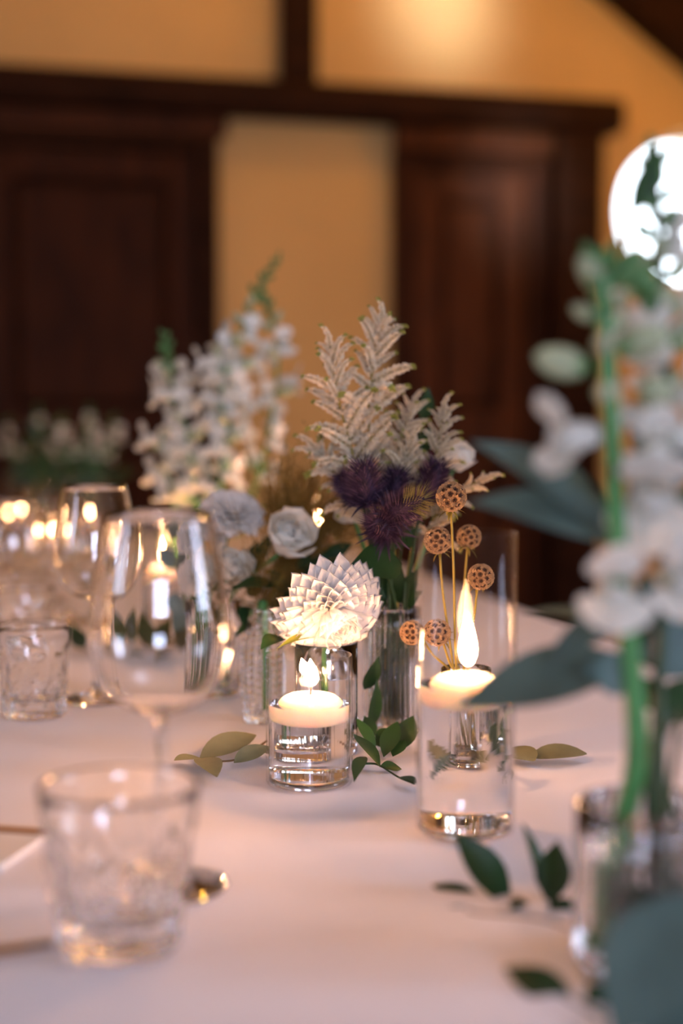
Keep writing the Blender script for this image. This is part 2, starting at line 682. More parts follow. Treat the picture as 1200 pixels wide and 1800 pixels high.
# doors: frame, leaf and raised panels
def door(name, a0, a1, ztop, mats, handle_side=1):
    fw = 0.07
    d = struct(name, rbox(a0, a1, WALL_B - 0.012, WALL_B, 0.0, ztop), mats[1])
    for (x0, x1) in ((a0, a0 + fw), (a1 - fw, a1)):
        bevel(struct('door_frame', rbox(x0, x1, WALL_B - 0.06, WALL_B - 0.012, 0, ztop), mats[1], d), 0.006)
    bevel(struct('door_frame', rbox(a0 + fw, a1 - fw, WALL_B - 0.06, WALL_B - 0.012, ztop - 0.05, ztop), mats[1], d), 0.006)
    x0, x1 = a0 + fw + 0.006, a1 - fw - 0.006
    sw = 0.095
    zt = ztop - 0.056
    mid = 0.98
    for (p, q) in ((x0, x0 + sw), (x1 - sw, x1)):
        bevel(struct('stile', rbox(p, q, WALL_B - 0.045, WALL_B - 0.012, 0.01, zt), mats[0], d), 0.006)
    for (z0, z1) in ((zt - 0.10, zt), (mid, mid + 0.13), (0.01, 0.2)):
        bevel(struct('rail', rbox(x0 + sw, x1 - sw, WALL_B - 0.045, WALL_B - 0.012, z0, z1), mats[0], d), 0.006)
    for (z0, z1) in ((mid + 0.15, zt - 0.12), (0.22, mid - 0.02)):
        bevel(struct('panel', rbox(x0 + sw + 0.02, x1 - sw - 0.02, WALL_B - 0.034, WALL_B - 0.012, z0, z1), mats[0], d), 0.018, 2)
    h = MB()
    hx = x1 - 0.05 if handle_side > 0 else x0 + 0.05
    h.tube([room(hx, WALL_B - 0.045, 0.95), room(hx, WALL_B - 0.09, 0.95), room(hx - 0.1 * handle_side, WALL_B - 0.09, 0.95)], 0.009, 8)
    struct('door_handle', h, M['metal'], d, True)
    return d


door('door_1', WP(-75, 400)[0], aD1, LZ0 + 0.01, (M['door_dark'], M['beam']), -1)
door('door_2', aD2a, aD2b, LZ0 - 0.01, (M['door'], M['door_dark']), 1)

# round window in the gable
def ring_mb(r0, r1, b0, b1, n=48):
    mb = MB()
    vs, fs = [], []
    for (r, b) in ((r0, b0), (r1, b0), (r1, b1), (r0, b1)):
        for k in range(n):
            t = 2 * PI * k / n
            vs.append(room(OC[0] + r * math.cos(t), b, OC[1] + r * math.sin(t)))
    for j in range(4):
        j2 = (j + 1) % 4
        for k in range(n):
            k2 = (k + 1) % n
            fs.append([j * n + k, j * n + k2, j2 * n + k2, j2 * n + k])
    return mb.add(vs, fs)


wf = struct('window_1', ring_mb(OR_ - 0.02, OR_, WALL_B + 0.06, WALL_B + 0.12), M['paper'], None, True)
mb = MB()
mb.add([room(OC[0] + (OR_ - 0.02) * math.cos(2 * PI * k / 32), WALL_B + 0.09, OC[1] + (OR_ - 0.02) * math.sin(2 * PI * k / 32)) for k in range(32)], [list(range(32))])
struct('window_pane', mb, M['pane'], wf)


def rect_window(name, axis, fixed, lo, hi, z0, z1):
    """frame with a mullion in a wall opening"""
    def bx(u0, u1, w0, w1, d=0.06):
        return rbox(fixed, fixed + d, u0, u1, w0, w1) if axis == 'b' else rbox(u0, u1, fixed, fixed + d, w0, w1)
    mb = MB()
    for r in ((lo, lo + 0.05, z0, z1), (hi - 0.05, hi, z0, z1), (lo + .05, hi - .05, z0, z0 + 0.05), (lo + .05, hi - .05, z1 - 0.05, z1)):
        q = bx(*r)
        mb.add(q.v, q.f)
    wn = struct(name, mb, M['paper'])
    m = (lo + hi) / 2
    struct('mullion', bx(m - 0.02, m + 0.02, z0 + .05, z1 - .05), M['paper'], wn)
    zz = (z0 + z1) / 2
    for (p, q) in ((lo + .05, m - .02), (m + .02, hi - .05)):
        struct('window_pane', bx(p, q, z0 + .05, z1 - .05, 0.004), M['pane'], wn)


rect_window('window_2', 'a', B0 - 0.15, -0.70, -0.30, 1.1, 1.8)
rect_window('window_3', 'a', B0 - 0.15, -0.12, 0.28, 1.1, 1.8)
rect_window('window_5', 'b', A0 - 0.16, 0.25, 0.85, 1.2, 1.9)
rect_window('window_4', 'b', A1 + 0.1, -0.75, 0.35, 0.85, 2.0)

# ------------------------------------------------------------------ banquet table, tablecloth, chairs
TA0, TA1, TB0, TB1 = -0.40, 0.87, 0.42, 4.05
tbl = thing('banquet_table', 'long wooden banquet table hidden under the white tablecloth', 'table', room(0.26, 2.2, 0))
part('tabletop', rbox(TA0 + 0.01, TA1 - 0.01, TB0 + 0.01, TB1 - 0.01, TABLE_Z - 0.035, TABLE_Z - 0.004), M['chair'], tbl, False)
for a in (TA0 + 0.08, TA1 - 0.08):
    for b in (TB0 + 0.1, TB1 - 0.1):
        part('leg', rbox(a - 0.03, a + 0.03, b - 0.03, b + 0.03, 0, TABLE_Z - 0.035), M['chair'], tbl, False)


def cloth():
    mb = MB()
    na, nb = 60, 140
    DROP = 0.28
    vs, fs = [], []
    rows = []
    # parameter runs over the drop on each side as well as the top
    def pt(s, lo, hi):
        if s < 0:
            return lo, -s
        if s > 1:
            return hi, s - 1
        return lo + (hi - lo) * s, 0
    sa = [-DROP, -DROP * .66, -DROP * .33, -0.012] + [i / na for i in range(na + 1)] + [1.012, 1 + DROP * .33, 1 + DROP * .66, 1 + DROP]
    sb = [-DROP, -DROP * .66, -DROP * .33, -0.012] + [i / nb for i in range(nb + 1)] + [1.012, 1 + DROP * .33, 1 + DROP * .66, 1 + DROP]
    for i, a_ in enumerate(sa):
        for j, b_ in enumerate(sb):
            a, da = pt(a_, TA0, TA1)
            b, db = pt(b_, TB0, TB1)
            d = max(da, db)
            z = TABLE_Z - d
            if d == 0:
                z += 0.0
                # ironed creases: along the table and across it
                for c in (0.02, 0.50):
                    z += 0.0016 * math.exp(-((a - c) / 0.006) ** 2)
                for c in (1.15, 2.0, 2.9):
                    z += 0.0014 * math.exp(-((b - c) / 0.008) ** 2)
                z -= 0.0016
            else:
                wv = 0.018 * math.sin(b * 17 + a * 13) * min(1, d / 0.2)
                if da >= db:
                    a += (wv + 0.01) * (1 if a > 0.3 else -1)
                else:
                    b += (wv + 0.01) * (1 if b > 2 else -1)
            vs.append(room(a, b, z))
    nB = len(sb)
    for i in range(len(sa) - 1):
        for j in range(nB - 1):
            fs.append([i * nB + j, (i + 1) * nB + j, (i + 1) * nB + j + 1, i * nB + j + 1])
    return mb.add(vs, fs)


solo('tablecloth', cloth(), M['cloth'], 'white linen tablecloth with ironed creases covering the long table', 'tablecloth', room(0.26, 2.2, TABLE_Z))


def chair(loc, ang, label):
    t = thing('dining_chair', label, 'chair', loc, 'dining chairs at the right of the table')
    R = Matrix.Rotation(ang, 4, 'Z')
    def at(p):
        return V(loc) + R @ V(p)
    def bar(name, pts, r, seg=8):
        part(name, MB().tube([at(p) for p in pts], r, seg), M['chair'], t)
    mb = MB()
    mb.lathe([(0, 0.44), (0.20, 0.44), (0.215, 0.452), (0.21, 0.468), (0, 0.475)], 28, V(loc))
    part('seat', mb, M['chair'], t)
    for sx in (-1, 1):
        bar('leg', [(sx * 0.16, 0.15, 0.45), (sx * 0.19, 0.19, 0)], [0.018, 0.013])
        bar('leg', [(sx * 0.19, -0.26, 0), (sx * 0.18, -0.19, 0.45)], [0.014, 0.018])
        bar('back_post', curve([(sx * 0.18, -0.19, 0.45), (sx * 0.19, -0.23, 0.7), (sx * 0.165, -0.27, 0.90)], 8), 0.016)
        bar('cross_slat', curve([(sx * 0.17, -0.2, 0.5), (0, -0.235, 0.68), (-sx * 0.165, -0.26, 0.86)], 8), 0.011)
    bar('top_rail', curve([(-0.165, -0.27, 0.90), (0, -0.29, 0.92), (0.165, -0.27, 0.90)], 10), 0.022)
    bar('stretcher', [(-0.175, 0.17, 0.22), (0.175, 0.17, 0.22)], 0.010)
    return t


chair(room(1.34, 1.95), TH + PI / 2, 'brown cross-back wooden chair at the right edge of the table, nearer one')
chair(room(1.36, 2.62), TH + PI / 2, 'brown cross-back wooden chair at the right edge of the table, farther one')


# ------------------------------------------------------------------ candles in glass
def flame_mesh(h, wd, lean, fork=False):
    mb = MB()
    pr = [(0, 0.0), (0.55, 0.06), (0.9, 0.2), (1.0, 0.32), (0.86, 0.5), (0.58, 0.7), (0.28, 0.87), (0.1, 0.96), (0, 1.0)]
    mb.lathe([(r * wd / 2, z * h) for r, z in pr], 14)
    for p in mb.v:
        t = p.z / h
        p.x += lean * t * t
    if fork:
        o = len(mb.v)
        mb.lathe([(r * wd / 2 * 0.72, z * h * 0.6) for r, z in pr], 12)
        for p in mb.v[o:]:
            t = p.z / (h * 0.6)
            p.x += -wd * 0.42 - wd * 0.25 * t * t
            p.z += h * 0.42
    return mb


def holder(px, y, R, H, wl, label, clabel, base_py=None, fl=(0.028, 0.011, 0.001), fork=False, offs=(0, 0), seg=56, wax_r=0.0285, group=None):
    c = T(px, base_py) if base_py else TY(px, y)
    t = thing('candle_glass', label, 'candle holder', c, group)
    z0 = c.z
    wall = 0.0024
    # thin cylinder wall with rolled rim, open at the foot where the thick base sits
    mb = MB()
    pr = [(R - wall, 0.0015), (R - wall * .6, 0.0), (R - 0.0006, 0.001), (R, 0.003), (R, H - 0.0012), (R - 0.0008, H), (R - wall + 0.0008, H), (R - wall, H - 0.0012), (R - wall, 0.0015)]
    mb.lathe(pr, seg, c)
    part('glass_wall', mb, M['thin'], t)
    rb = R - wall - 0.0002
    mb = MB()
    mb.lathe([(0, 0.0022), (rb * .55, 0.0018), (rb * .86, 0.0008), (rb * .95, 0.0004), (rb, 0.0022), (rb, 0.0052), (rb * .97, 0.0062), (rb * .86, 0.0060), (rb * .5, 0.0054), (0, 0.0052)], seg, c)
    part('glass_base', mb, M['glass'], t)
    rw = R - wall - 0.0001
    mb = MB()
    mb.lathe([(0, 0.0066), (rw * .9, 0.0066), (rw * .985, 0.0074), (rw, 0.0095), (rw, wl), (0, wl)], seg, c)
    part('water', mb, M['water'], t, smooth=False)
    # the floating candle
    cc = V((c.x + offs[0], c.y + offs[1], z0 + wl - 0.017))
    k = thing('floating_candle', clabel, 'candle', cc, 'floating candles in water')
    r = wax_r
    mb = MB()
    mb.lathe([(0, 0), (r * .72, 0.0), (r * .88, 0.0012), (r * .95, 0.004), (r, 0.013), (r, 0.0165), (r * .975, 0.0180), (r * .90, 0.0205), (r * .78, 0.0228), (r * .64, 0.0243), (r * .5, 0.0246), (r * .3, 0.0240), (0, 0.0238)], 40, cc)
    part('wax', mb, M['wax'], k)
    mb = MB()
    mb.tube([cc + V((0, 0, 0.024)), cc + V((0.0006, 0, 0.030)), cc + V((0.002, 0, 0.0335))], [0.0011, 0.001, 0.0008], 6)
    wk = part('wick', mb, M['wick'], k)
    fm = flame_mesh(fl[0], fl[1], fl[2], fork)
    for p in fm.v:
        p += cc + V((0.001, 0, 0.0315))
    part('flame', fm, M['flame'], wk)
    return t


holder(543.5, 0, 0.0378, 0.1125, 0.0700, 'short clear glass cylinder of water with lit candle, centre front of the flowers',
       'ivory floating candle burning in the short glass cylinder', 1375, (0.024, 0.013, -0.001), True, (0.001, 0.002))
holder(817.5, 0, 0.0385, 0.231, 0.1130, 'tall clear glass cylinder of water with lit candle, beside the short one',
       'ivory floating candle burning in the tall glass cylinder in front of the seed pods', 1457, (0.040, 0.0125, -0.001), False, (0.0005, 0.0))
holder(285, 1.99, 0.038, 0.19, 0.105, 'tall glass candle cylinder standing behind the big wine glass',
       'floating candle burning behind the big wine glass', None, (0.030, 0.012, 0.0), False, seg=40)
holder(556, 1.93, 0.036, 0.225, 0.150, 'glass candle cylinder glowing amber behind the wispy golden grass',
       'floating candle glowing behind the golden grass', None, (0.030, 0.012, 0.0), False, seg=32)
for i, (px, y, hh, wl, lab) in enumerate((
        (82, 2.46, 0.20, 0.108, 'nearest of the far candle cylinders at the left'),
        (44, 3.0, 0.20, 0.112, 'second of the far candle cylinders at the left'),
        (152, 2.85, 0.20, 0.112, 'far candle cylinder seen through the middle wine glass'),
        (128, 3.55, 0.20, 0.112, 'farthest glowing candle cylinder, below the distant flowers'),
        (8, 3.35, 0.16, 0.08, 'far candle cylinder at the left border of the photo'))):
    holder(px, y, 0.038, hh, wl, 'clear glass ' + lab, 'floating candle in the ' + lab, None, (0.013, 0.006, 0.0), False, seg=28)


# ------------------------------------------------------------------ drinking glasses
def wine_glass(c, label, H=0.25, seg=56, R=0.0475):
    t = thing('wine_glass', label, 'wine glass', c, 'stemmed wine glasses')
    zb = H * 0.46
    th = 0.0009
    pro = []                                   # outer bowl from the stem up
    shape = [(0.10, 0.0), (0.22, 0.012), (0.50, 0.05), (0.76, 0.125), (0.93, 0.235), (1.0, 0.37), (0.985, 0.5), (0.93, 0.66), (0.84, 0.83), (0.745, 1.0)]
    # resample smoothly
    cur = curve([V((a, 0, b)) for a, b in shape], 36)
    out = [(p.x * R, zb + p.z * (H - zb)) for p in cur]
    inn = [(max(0.0, r - th * 1.6), z + (0.004 if i < 5 else 0.0)) for i, (r, z) in enumerate(out)]
    stem = [(0, 0.0018), (0.036, 0.0), (0.0445, 0.0003), (0.0452, 0.0011), (0.043, 0.0021), (0.030, 0.0038), (0.014, 0.0066), (0.0062, 0.0125), (0.0042, 0.024), (0.0038, 0.05), (0.0040, zb * .78), (0.0042, zb * .9)]
    prof = stem + out + [(out[-1][0] - th * .5, H + 0.0005)] + inn[::-1][:-3] + [(0.0, inn[3][1] - 0.002)]
    mb = MB()
    mb.lathe(stem[:] + [(0.0046, zb * 0.96)] + out + [(out[-1][0] - th * .8, H + 0.0004)] + [q for q in inn[::-1] if q[1] > zb + 0.008] + [(0.0, zb + 0.0075)], seg, c)
    part('glass_body', mb, M['glass'], t)
    return t


def tumbler(c, label, R0=0.037, R1=0.0485, H=0.098, facets=10, seg=120):
    t = thing('tumbler', label, 'water glass', c, 'faceted water tumblers')
    def fac(a, z, r):
        k = min(1.0, max(0.0, (H * 0.74 - z) / (H * 0.10))) * min(1.0, max(0.0, (z - 0.003) / 0.004))
        cut = max(0.0, 1 - abs((z - H * 0.40) / (H * 0.22)) ** 4)
        return 1 - 0.085 * k * (0.5 + 0.5 * math.cos(facets * a)) ** 0.7 + 0.022 * cut * math.cos(facets * 2 * a) * math.cos(2 * PI * z / 0.018)
    mb = MB()
    out = [(0, 0.0025), (R0 * .78, 0.0012), (R0 * .9, 0.0), (R0 * .98, 0.0012), (R0, 0.004)]
    for i in range(1, 41):
        tt = i / 40
        out.append((R0 + (R1 - R0) * tt ** 0.85, 0.004 + (H - 0.0055) * tt))
    mb.lathe(out + [(R1 - 0.00045, H)], seg, c, lambda a, z, r: fac(a, z, r))
    o = len(mb.v)
    inn = [(R1 - 0.0009, H - 0.0006)]
    for i in range(11, 1, -1):
        tt = i / 12
        inn.append((R0 + (R1 - R0) * tt ** 0.85 - 0.0050 + 0.0041 * tt, 0.004 + (H - 0.0055) * tt))
    inn += [(R0 * .80, 0.0185), (R0 * .6, 0.0165), (0, 0.0158)]
    n0 = len(out)                              # join rim: rebuild as one closed profile
    mb = MB()
    mb.lathe(out + [(R1 - 0.00045, H)] + inn, seg, c, lambda a, z, r: fac(a, z, r) if r > 0.9 * (R0 + (R1 - R0) * max(0, z / H)) and z > 0.001 else 1)
    part('glass_body', mb, M['glass'], t)
    return t


wine_glass(T(285, 1556), 'large clear wine glass nearest the viewer, behind the front tumbler', 0.2545)
wine_glass(TY(166, 1.60), 'clear wine glass behind and left of the large one, candles seen through it', 0.243)
wine_glass(TY(22, 2.05), 'clear wine glass at the far left, before the distant candles', 0.20)
wine_glass(TY(118, 2.22), 'clear wine glass among the far candles, left of the dark leaves', 0.17, R=0.040)
tumbler(T(212, 1658), 'faceted clear water tumbler in the front left, largest one')
tumbler(TY(55, 1.51), 'faceted clear water tumbler at the left border, beside the second wine glass', 0.034, 0.0385, 0.098)
tumbler(TY(40, 1.86), 'faceted clear water tumbler behind the left tumbler, near the far candles', 0.034, 0.0385, 0.098)


# ------------------------------------------------------------------ flower vases
def vase(name, c, label, R, H, rmod=None, neck=None, seg=64, rings=1, water=0.7, thick=0.0022):
    t = thing(name, label, 'vase', c, None)
    mb = MB()
    prof = neck or [(R, z / rings) for z in range(rings + 1)]
    out = [(0, 0.0015), (R * .8, 0.0005), (R * .95, 0.0)]
    out += [(r, 0.002 + z * (H - 0.002)) for r, z in prof]
    inn = [(max(0.002, r - thick), 0.008 + z * (H - 0.0085)) for r, z in prof][::-1]
    top = out[-1][0]
    mb.lathe(out + [(top - thick * .5, H + 0.0008)] + inn + [(0, 0.0075)], seg, c,
             (lambda a, z, r: rmod(a, z) if (z > 0.001 and r > 0.001) else 1) if rmod else None, only=len(out))
    part('glass_body', mb, M['glass'], t)
    if water:
        mb = MB()
        rw = min(r for r, z in prof if z < 0.8) - thick - 0.0012
        mb.lathe([(0, 0.0088), (rw, 0.009), (rw, H * water), (0, H * water)], 32, c)
        part('water', mb, M['water'], t, smooth=False)
    return t


VR = T(688, 1288)
vase('ribbed_vase', VR, 'fluted clear glass vase with fine vertical ribs under the astilbe', 0.0285, 0.128,
     lambda a, z: 1 + 0.030 * math.cos(30 * a), seg=240, rings=6, thick=0.0036)
VB = T(463, 1266)
vase('beaded_vase', VB, 'small clear hobnail glass bottle with rows of beads, green stem inside', 0.022, 0.118,
     lambda a, z: 1 + 0.13 * abs(math.sin(8 * a)) * abs(math.sin(z * PI / 0.0075)), neck=[(0.0185 + 0.003 * math.sin(PI * min(1, i / 80)) - (0.006 * max(0, (i - 68) / 28)), i / 96) for i in range(97)], seg=96, water=0.0, thick=0.0045)
VD = T(573, 1322)
vase('bud_vase', VD, 'plain clear glass bud vase under the dahlia, behind the short candle', 0.030, 0.105, rings=3, seg=48)
VC = TY(378, 1.63)
vase('round_vase', VC, 'clear glass vase holding the white roses, seen through the large wine glass', 0.029, 0.108,
     lambda a, z: 1 + 0.015 * math.cos(24 * a), seg=120, rings=4)
VE = T(818, 1333)
vase('pod_vase', VE, 'small clear glass vase holding seed pods, behind the tall candle', 0.0235, 0.085, rings=3, seg=48)
VF = TY(352, 2.10)
vase('snapdragon_vase', VF, 'clear glass vase of white snapdragons behind the roses', 0.034, 0.13, rings=3, seg=40)
VG = T(1132, 1690)
vase('fluted_vase', VG, 'fluted clear glass vase with snapdragons in the right foreground', 0.040, 0.094,
     lambda a, z: 1 + 0.018 * math.cos(30 * a), seg=150, rings=4)
VH = TY(150, 3.25)
vase('distant_vase', VH, 'clear glass vase of white flowers at the far end of the table', 0.04, 0.14, rings=2, seg=28)
VI = TY(70, 3.75)
vase('distant_vase', VI, 'clear glass vase farthest to the left on the table', 0.04, 0.14, rings=2, seg=28)


# ------------------------------------------------------------------ flowers
def petal_mesh(name, mat, L=1.0, W=0.5, cup=0.35, recurve=0.1, ruffle=0.0, n=6, m=4, pk=0.55, seed=0, base_w=0.25, point=1.0):
    rr = random.Random(seed)
    mb = MB()
    vs, fs = [], []
    ph = rr.uniform(0, 6)
    for i in range(n + 1):
        t = (i / n) ** 0.8
        if t < pk:
            q = t / pk
            wv = W / 2 * (base_w + (1 - base_w) * q * q * (3 - 2 * q))
        else:
            q = (t - pk) / (1 - pk)
            wv = W / 2 * (1 - q ** (2.8 + point)) ** 0.52 + 0.004
        for j in range(m + 1):
            s = -1 + 2 * j / m
            x = s * wv
            y = L * t - (abs(s) ** 2) * 0.06 * L * (t > 0.8)
            z = cup * s * s * wv + recurve * L * (t * t) * -1 + ruffle * L * t * math.sin(s * 5 + ph)
            vs.append(V((x, y, z)))
    for i in range(n):
        for j in range(m):
            a = i * (m + 1) + j
            fs.append([a, a + 1, a + m + 2, a + m + 1])
    mb.add(vs, fs)
    return mb.mesh(name, mat)


PET = {
    'dahlia': [petal_mesh('petal', M['dahlia'], 1, 0.42, 0.9, 0.08 * k - 0.12, 0.0, 9, 4, 0.60, k, 0.45, 0) for k in range(3)],
    'dahlia_in': [petal_mesh('petal', M['dahlia'], 1, 0.50, 1.2, -0.3, 0.0, 8, 4, 0.60, 5 + k, 0.4, 0) for k in range(2)],
    'rose': [petal_mesh('petal', M['rose'], 1, 1.05, 0.42, -0.24 + 0.1 * k, 0.03, 6, 6, 0.68, 9 + k, 0.35, 2.0) for k in range(3)],
    'carn': [petal_mesh('petal', M['white'], 1, 0.72, 0.45, 0.05, 0.05, 6, 6, 0.72, 19 + k, 0.3, 2.2) for k in range(3)],
}


def stem_part(t, pts, r0, r1, mat, seg=7, n=20):
    pl = curve(pts, n)
    part('stem', MB().tube(pl, [r0 + (r1 - r0) * i / (len(pl) - 1) for i in range(len(pl))], seg), mat, t)
    return pl


def head_petals(t, c, axis, n, phi0, phi1, size, meshes, inner=None, squash=1.0, core=0.1, grow=0.7, tilt=0.0, name='petal', lift=0.0):
    """spiral of petals about a head at c; size = petal reach"""
    R = zbasis(axis)
    loc = V(c) - t.location
    ga = PI * (3 - math.sqrt(5))
    for i in range(n):
        f = (i + 0.5) / n
        phi = phi0 + (phi1 - phi0) * f ** 0.62
        a = i * ga
        L = size * ((1 - grow) + grow * f ** 0.6) * U(0.94, 1.06)
        d = V((math.sin(phi) * math.cos(a), math.sin(phi) * math.sin(a), math.cos(phi)))
        up = V((-math.cos(phi) * math.cos(a), -math.cos(phi) * math.sin(a), math.sin(phi)))
        up = (up + d * tilt).normalized()
        me = random.choice(inner if (inner and f < 0.28) else meshes)
        o0 = d * core * size + V((0, 0, lift * size * (1 - f)))
        m = Matrix.Translation(loc) @ R @ Matrix.Diagonal((1, 1, squash, 1)) @ Matrix.Translation(o0) @ basis(d, up) @ Matrix.Scale(L * 0.93, 4)
        inst(name, me, t, m)


# dahlia over the short candle
DC = P(579, 1072, 1.32)
t = thing('dahlia', 'large creamy white dahlia bloom hanging over the short candle glass', 'flower', VD + V((0, 0, 0.012)))
stem_part(t, [VD + V((0.002, 0, 0.012)), VD + V((-0.002, 0.002, 0.09)), DC + V((0.005, 0.03, -0.01)), DC + V((0, 0.012, 0.0))], 0.0028, 0.0026, M['stem'])
head_petals(t, DC + V((0, 0.012, 0)), V((0.32, -0.74, -0.50)), 165, 0.08, 1.85, 0.053, PET['dahlia'], PET['dahlia_in'], 1.0, 0.16, 0.62)
part('calyx', MB().lathe([(0, -0.006), (0.008, -0.004), (0.010, 0.0), (0.0, 0.006)], 12, DC + V((0, 0.02, -0.002))), M['stem'], t)
part('leaf', MB().leaf(P(498, 1122, 1.34), P(458, 1142, 1.31), 0.020, (0, -0.5, 1)), M['leaf'], t)
part('leaf', MB().leaf(P(575, 1122, 1.33), P(487, 1140, 1.30), 0.014, (0, -0.3, 1), 0.3, 0.1), M['leaflight'], t, label='yellow-green leaf under the bloom')
part('leaf', MB().leaf(P(706, 992, 1.37), P(617, 992, 1.34), 0.042, (0.1, -0.8, 0.6), 0.12, 0.06), M['leaf'], t)
part('leaf', MB().leaf(P(640, 1212, 1.385), P(666, 1152, 1.375), 0.016, (0.4, -1, 0.2), 0.2, 0.1), M['leaf'], t)
part('leaf', MB().leaf(P(650, 1280, 1.385), P(662, 1192, 1.375), 0.014, (0.4, -1, 0.2), 0.2, 0.1), M['leaf'], t)


def rose(name, label, c, axis, r, base, rim, n=26, kind='rose', phi1=1.25, leaf=None, group=None):
    t = thing(name, label, 'flower', base, group)
    axis = V(axis).normalized()
    stem_part(t, [base, rim, V(c) - axis * r * 0.7, V(c) - axis * r * 0.35], 0.0024, 0.0022, M['stem'])
    if kind == 'rose':
        # cupped layers: inner petals stand up round the axis, outer ones open
        R = zbasis(axis)
        ga = PI * (3 - math.sqrt(5))
        for i in range(n):
            f = (i + 0.5) / n
            a = i * ga
            rad = r * (0.05 + 0.42 * f)
            op = -0.22 + 0.95 * f * f
            base_p = V((rad * math.cos(a), rad * math.sin(a), -r * 0.45 + r * 0.1 * (1 - f)))
            d = V((math.sin(op) * math.cos(a), math.sin(op) * math.sin(a), math.cos(op)))
            up = V((-math.cos(op) * math.cos(a), -math.cos(op) * math.sin(a), math.sin(op)))
            L = r * (0.82 + 0.22 * f) * U(0.95, 1.05)
            inst('petal', random.choice(PET['rose']), t, Matrix.Translation(V(c) - t.location) @ R @ Matrix.Translation(base_p) @ basis(d, up) @ Matrix.Scale(L, 4))
    else:
        head_petals(t, V(c) - axis * r * 0.35, axis, n, 0.12, phi1, r * 0.98, PET['carn'], None, 1.0, 0.1, 0.45)
    part('calyx', MB().lathe([(0, -r * .75), (r * .18, -r * .6), (r * .22, -r * .35), (0, -r * .3)], 10, (0, 0, 0), mat=Matrix.Translation(V(c)) @ zbasis(axis)), M['stem'], t)
    if leaf:
        for (b, tp, w_) in leaf:
            part('leaf', MB().leaf(b, tp, w_, (0, -0.5, 1)), M['leaf'], t)
    return t


vc = VC + V((0, 0, 0.012))
rim = VC + V((0, 0, 0.105))
rose('white_rose', 'white open rose with layered petals right of the white carnation', P(507, 945, 1.47), (0.30, -0.62, 0.62), 0.034, vc + V((0.006, 0, 0)), rim + V((0.012, -0.006, 0)), 30,
     leaf=[(P(500, 1040, 1.50), P(408, 1036, 1.46), 0.030)])
rose('white_carnation', 'white ruffled carnation with scalloped petals left of the white rose', P(412, 893, 1.54), (0.25, -0.5, 0.75), 0.040, vc + V((-0.004, 0.004, 0)), rim + V((0.0, 0.004, 0)), 60, 'carn', 1.5)
rose('white_carnation', 'white ruffled carnation at the left behind the wine glass rim', P(358, 932, 1.57), (-0.35, -0.6, 0.6), 0.034, vc + V((-0.010, 0, 0)), rim + V((-0.012, -0.004, 0)), 50, 'carn', 1.5)
rose('white_rose', 'small white rose low under the carnations, above the round vase', P(402, 1000, 1.52), (0.15, -0.8, 0.35), 0.031, vc + V((0.002, -0.008, 0)), rim + V((0.004, -0.010, 0)), 24)
rose('white_carnation', 'white drooping carnation above the vase, seen through the large wine glass', P(350, 1012, 1.56), (-0.2, -0.8, 0.2), 0.026, vc + V((-0.010, -0.008, 0)), rim + V((-0.012, -0.010, 0)), 36, 'carn', 1.5)


# ---------------------------------------------------------------- snapdragons
def blob(mb, mat, rx, ry, rz, seg=8, rows=5, mi=0):
    prof = [(math.sin(PI * i / rows), -math.cos(PI * i / rows)) for i in range(rows + 1)]
    prof[0], prof[-1] = (0, -1), (0, 1)
    mb.lathe(prof, seg, (0, 0, 0), mi=mi, mat=mat @ Matrix.Diagonal((rx, ry, rz, 1)))


def floret_mesh(seed):
    """a snapdragon flower along +Y: swollen tube, two upright upper lobes, three spreading lower lobes"""
    r = random.Random(seed)
    mb = MB()
    mb.lathe([(0.05, 0), (0.16, 0.08), (0.20, 0.3), (0.19, 0.5), (0.24, 0.66)], 12, mat=Matrix.Rotation(-PI / 2, 4, 'X'))
    for k, (ax, el, L, W) in enumerate(((0.35, 0.9, 0.55, 0.5), (-0.35, 0.9, 0.55, 0.5), (0.8, -0.5, 0.45, 0.46), (-0.8, -0.5, 0.45, 0.46), (0.0, -0.85, 0.5, 0.5))):
        el += r.uniform(-0.2, 0.2)
        d = V((math.sin(ax) * math.cos(el), math.cos(ax) * math.cos(el), math.sin(el)))
        b = V((0.12 * math.sin(ax), 0.58, 0.14 if el > 0 else -0.1))
        mb.leaf(b, b + d * L, W, (0, 1, 0.2), -0.2, 0.10 if el > 0 else -0.12, 5, 0.6, 0.6)
    blob(mb, Matrix.Translation((0, 0.66, -0.04)), 0.17, 0.14, 0.12)
    # green sepals
    for k in range(4):
        a = k * PI / 2 + 0.4
        mb.leaf((0.03 * math.cos(a), -0.02, 0.03 * math.sin(a)), (0.17 * math.cos(a), 0.2, 0.17 * math.sin(a)), 0.10, (math.cos(a), 0, math.sin(a)), 0.1, 0.1, 3, mi=1)
    return mb.mesh('floret', [M['snap'], M['stem']])


def bud_mesh(seed, mat):
    mb = MB()
    mb.lathe([(0.0, 0), (0.16, 0.1), (0.27, 0.35), (0.27, 0.6), (0.18, 0.85), (0.0, 1.0)], 10, mat=Matrix.Rotation(-PI / 2, 4, 'X'))
    for k in range(4):
        a = k * PI / 2
        mb.leaf((0.08 * math.cos(a), -0.02, 0.08 * math.sin(a)), (0.30 * math.cos(a), 0.4, 0.30 * math.sin(a)), 0.18, (math.cos(a), 0, math.sin(a)), 0.1, 0.05, 3, mi=1)
    return mb.mesh('bud', [mat, M['stem']])


FLO = [floret_mesh(k) for k in range(3)]
BUDW = bud_mesh(1, M['bud'])
BUDG = bud_mesh(2, M['greenbud'])
LFM = []
for k in range(2):
    mb = MB()
    mb.leaf((0, 0, 0), (0, 1, 0), 0.26, (0, 0, 1), 0.2, 0.08, 6)
    LFM.append(mb.mesh('leaf', M['stem']))


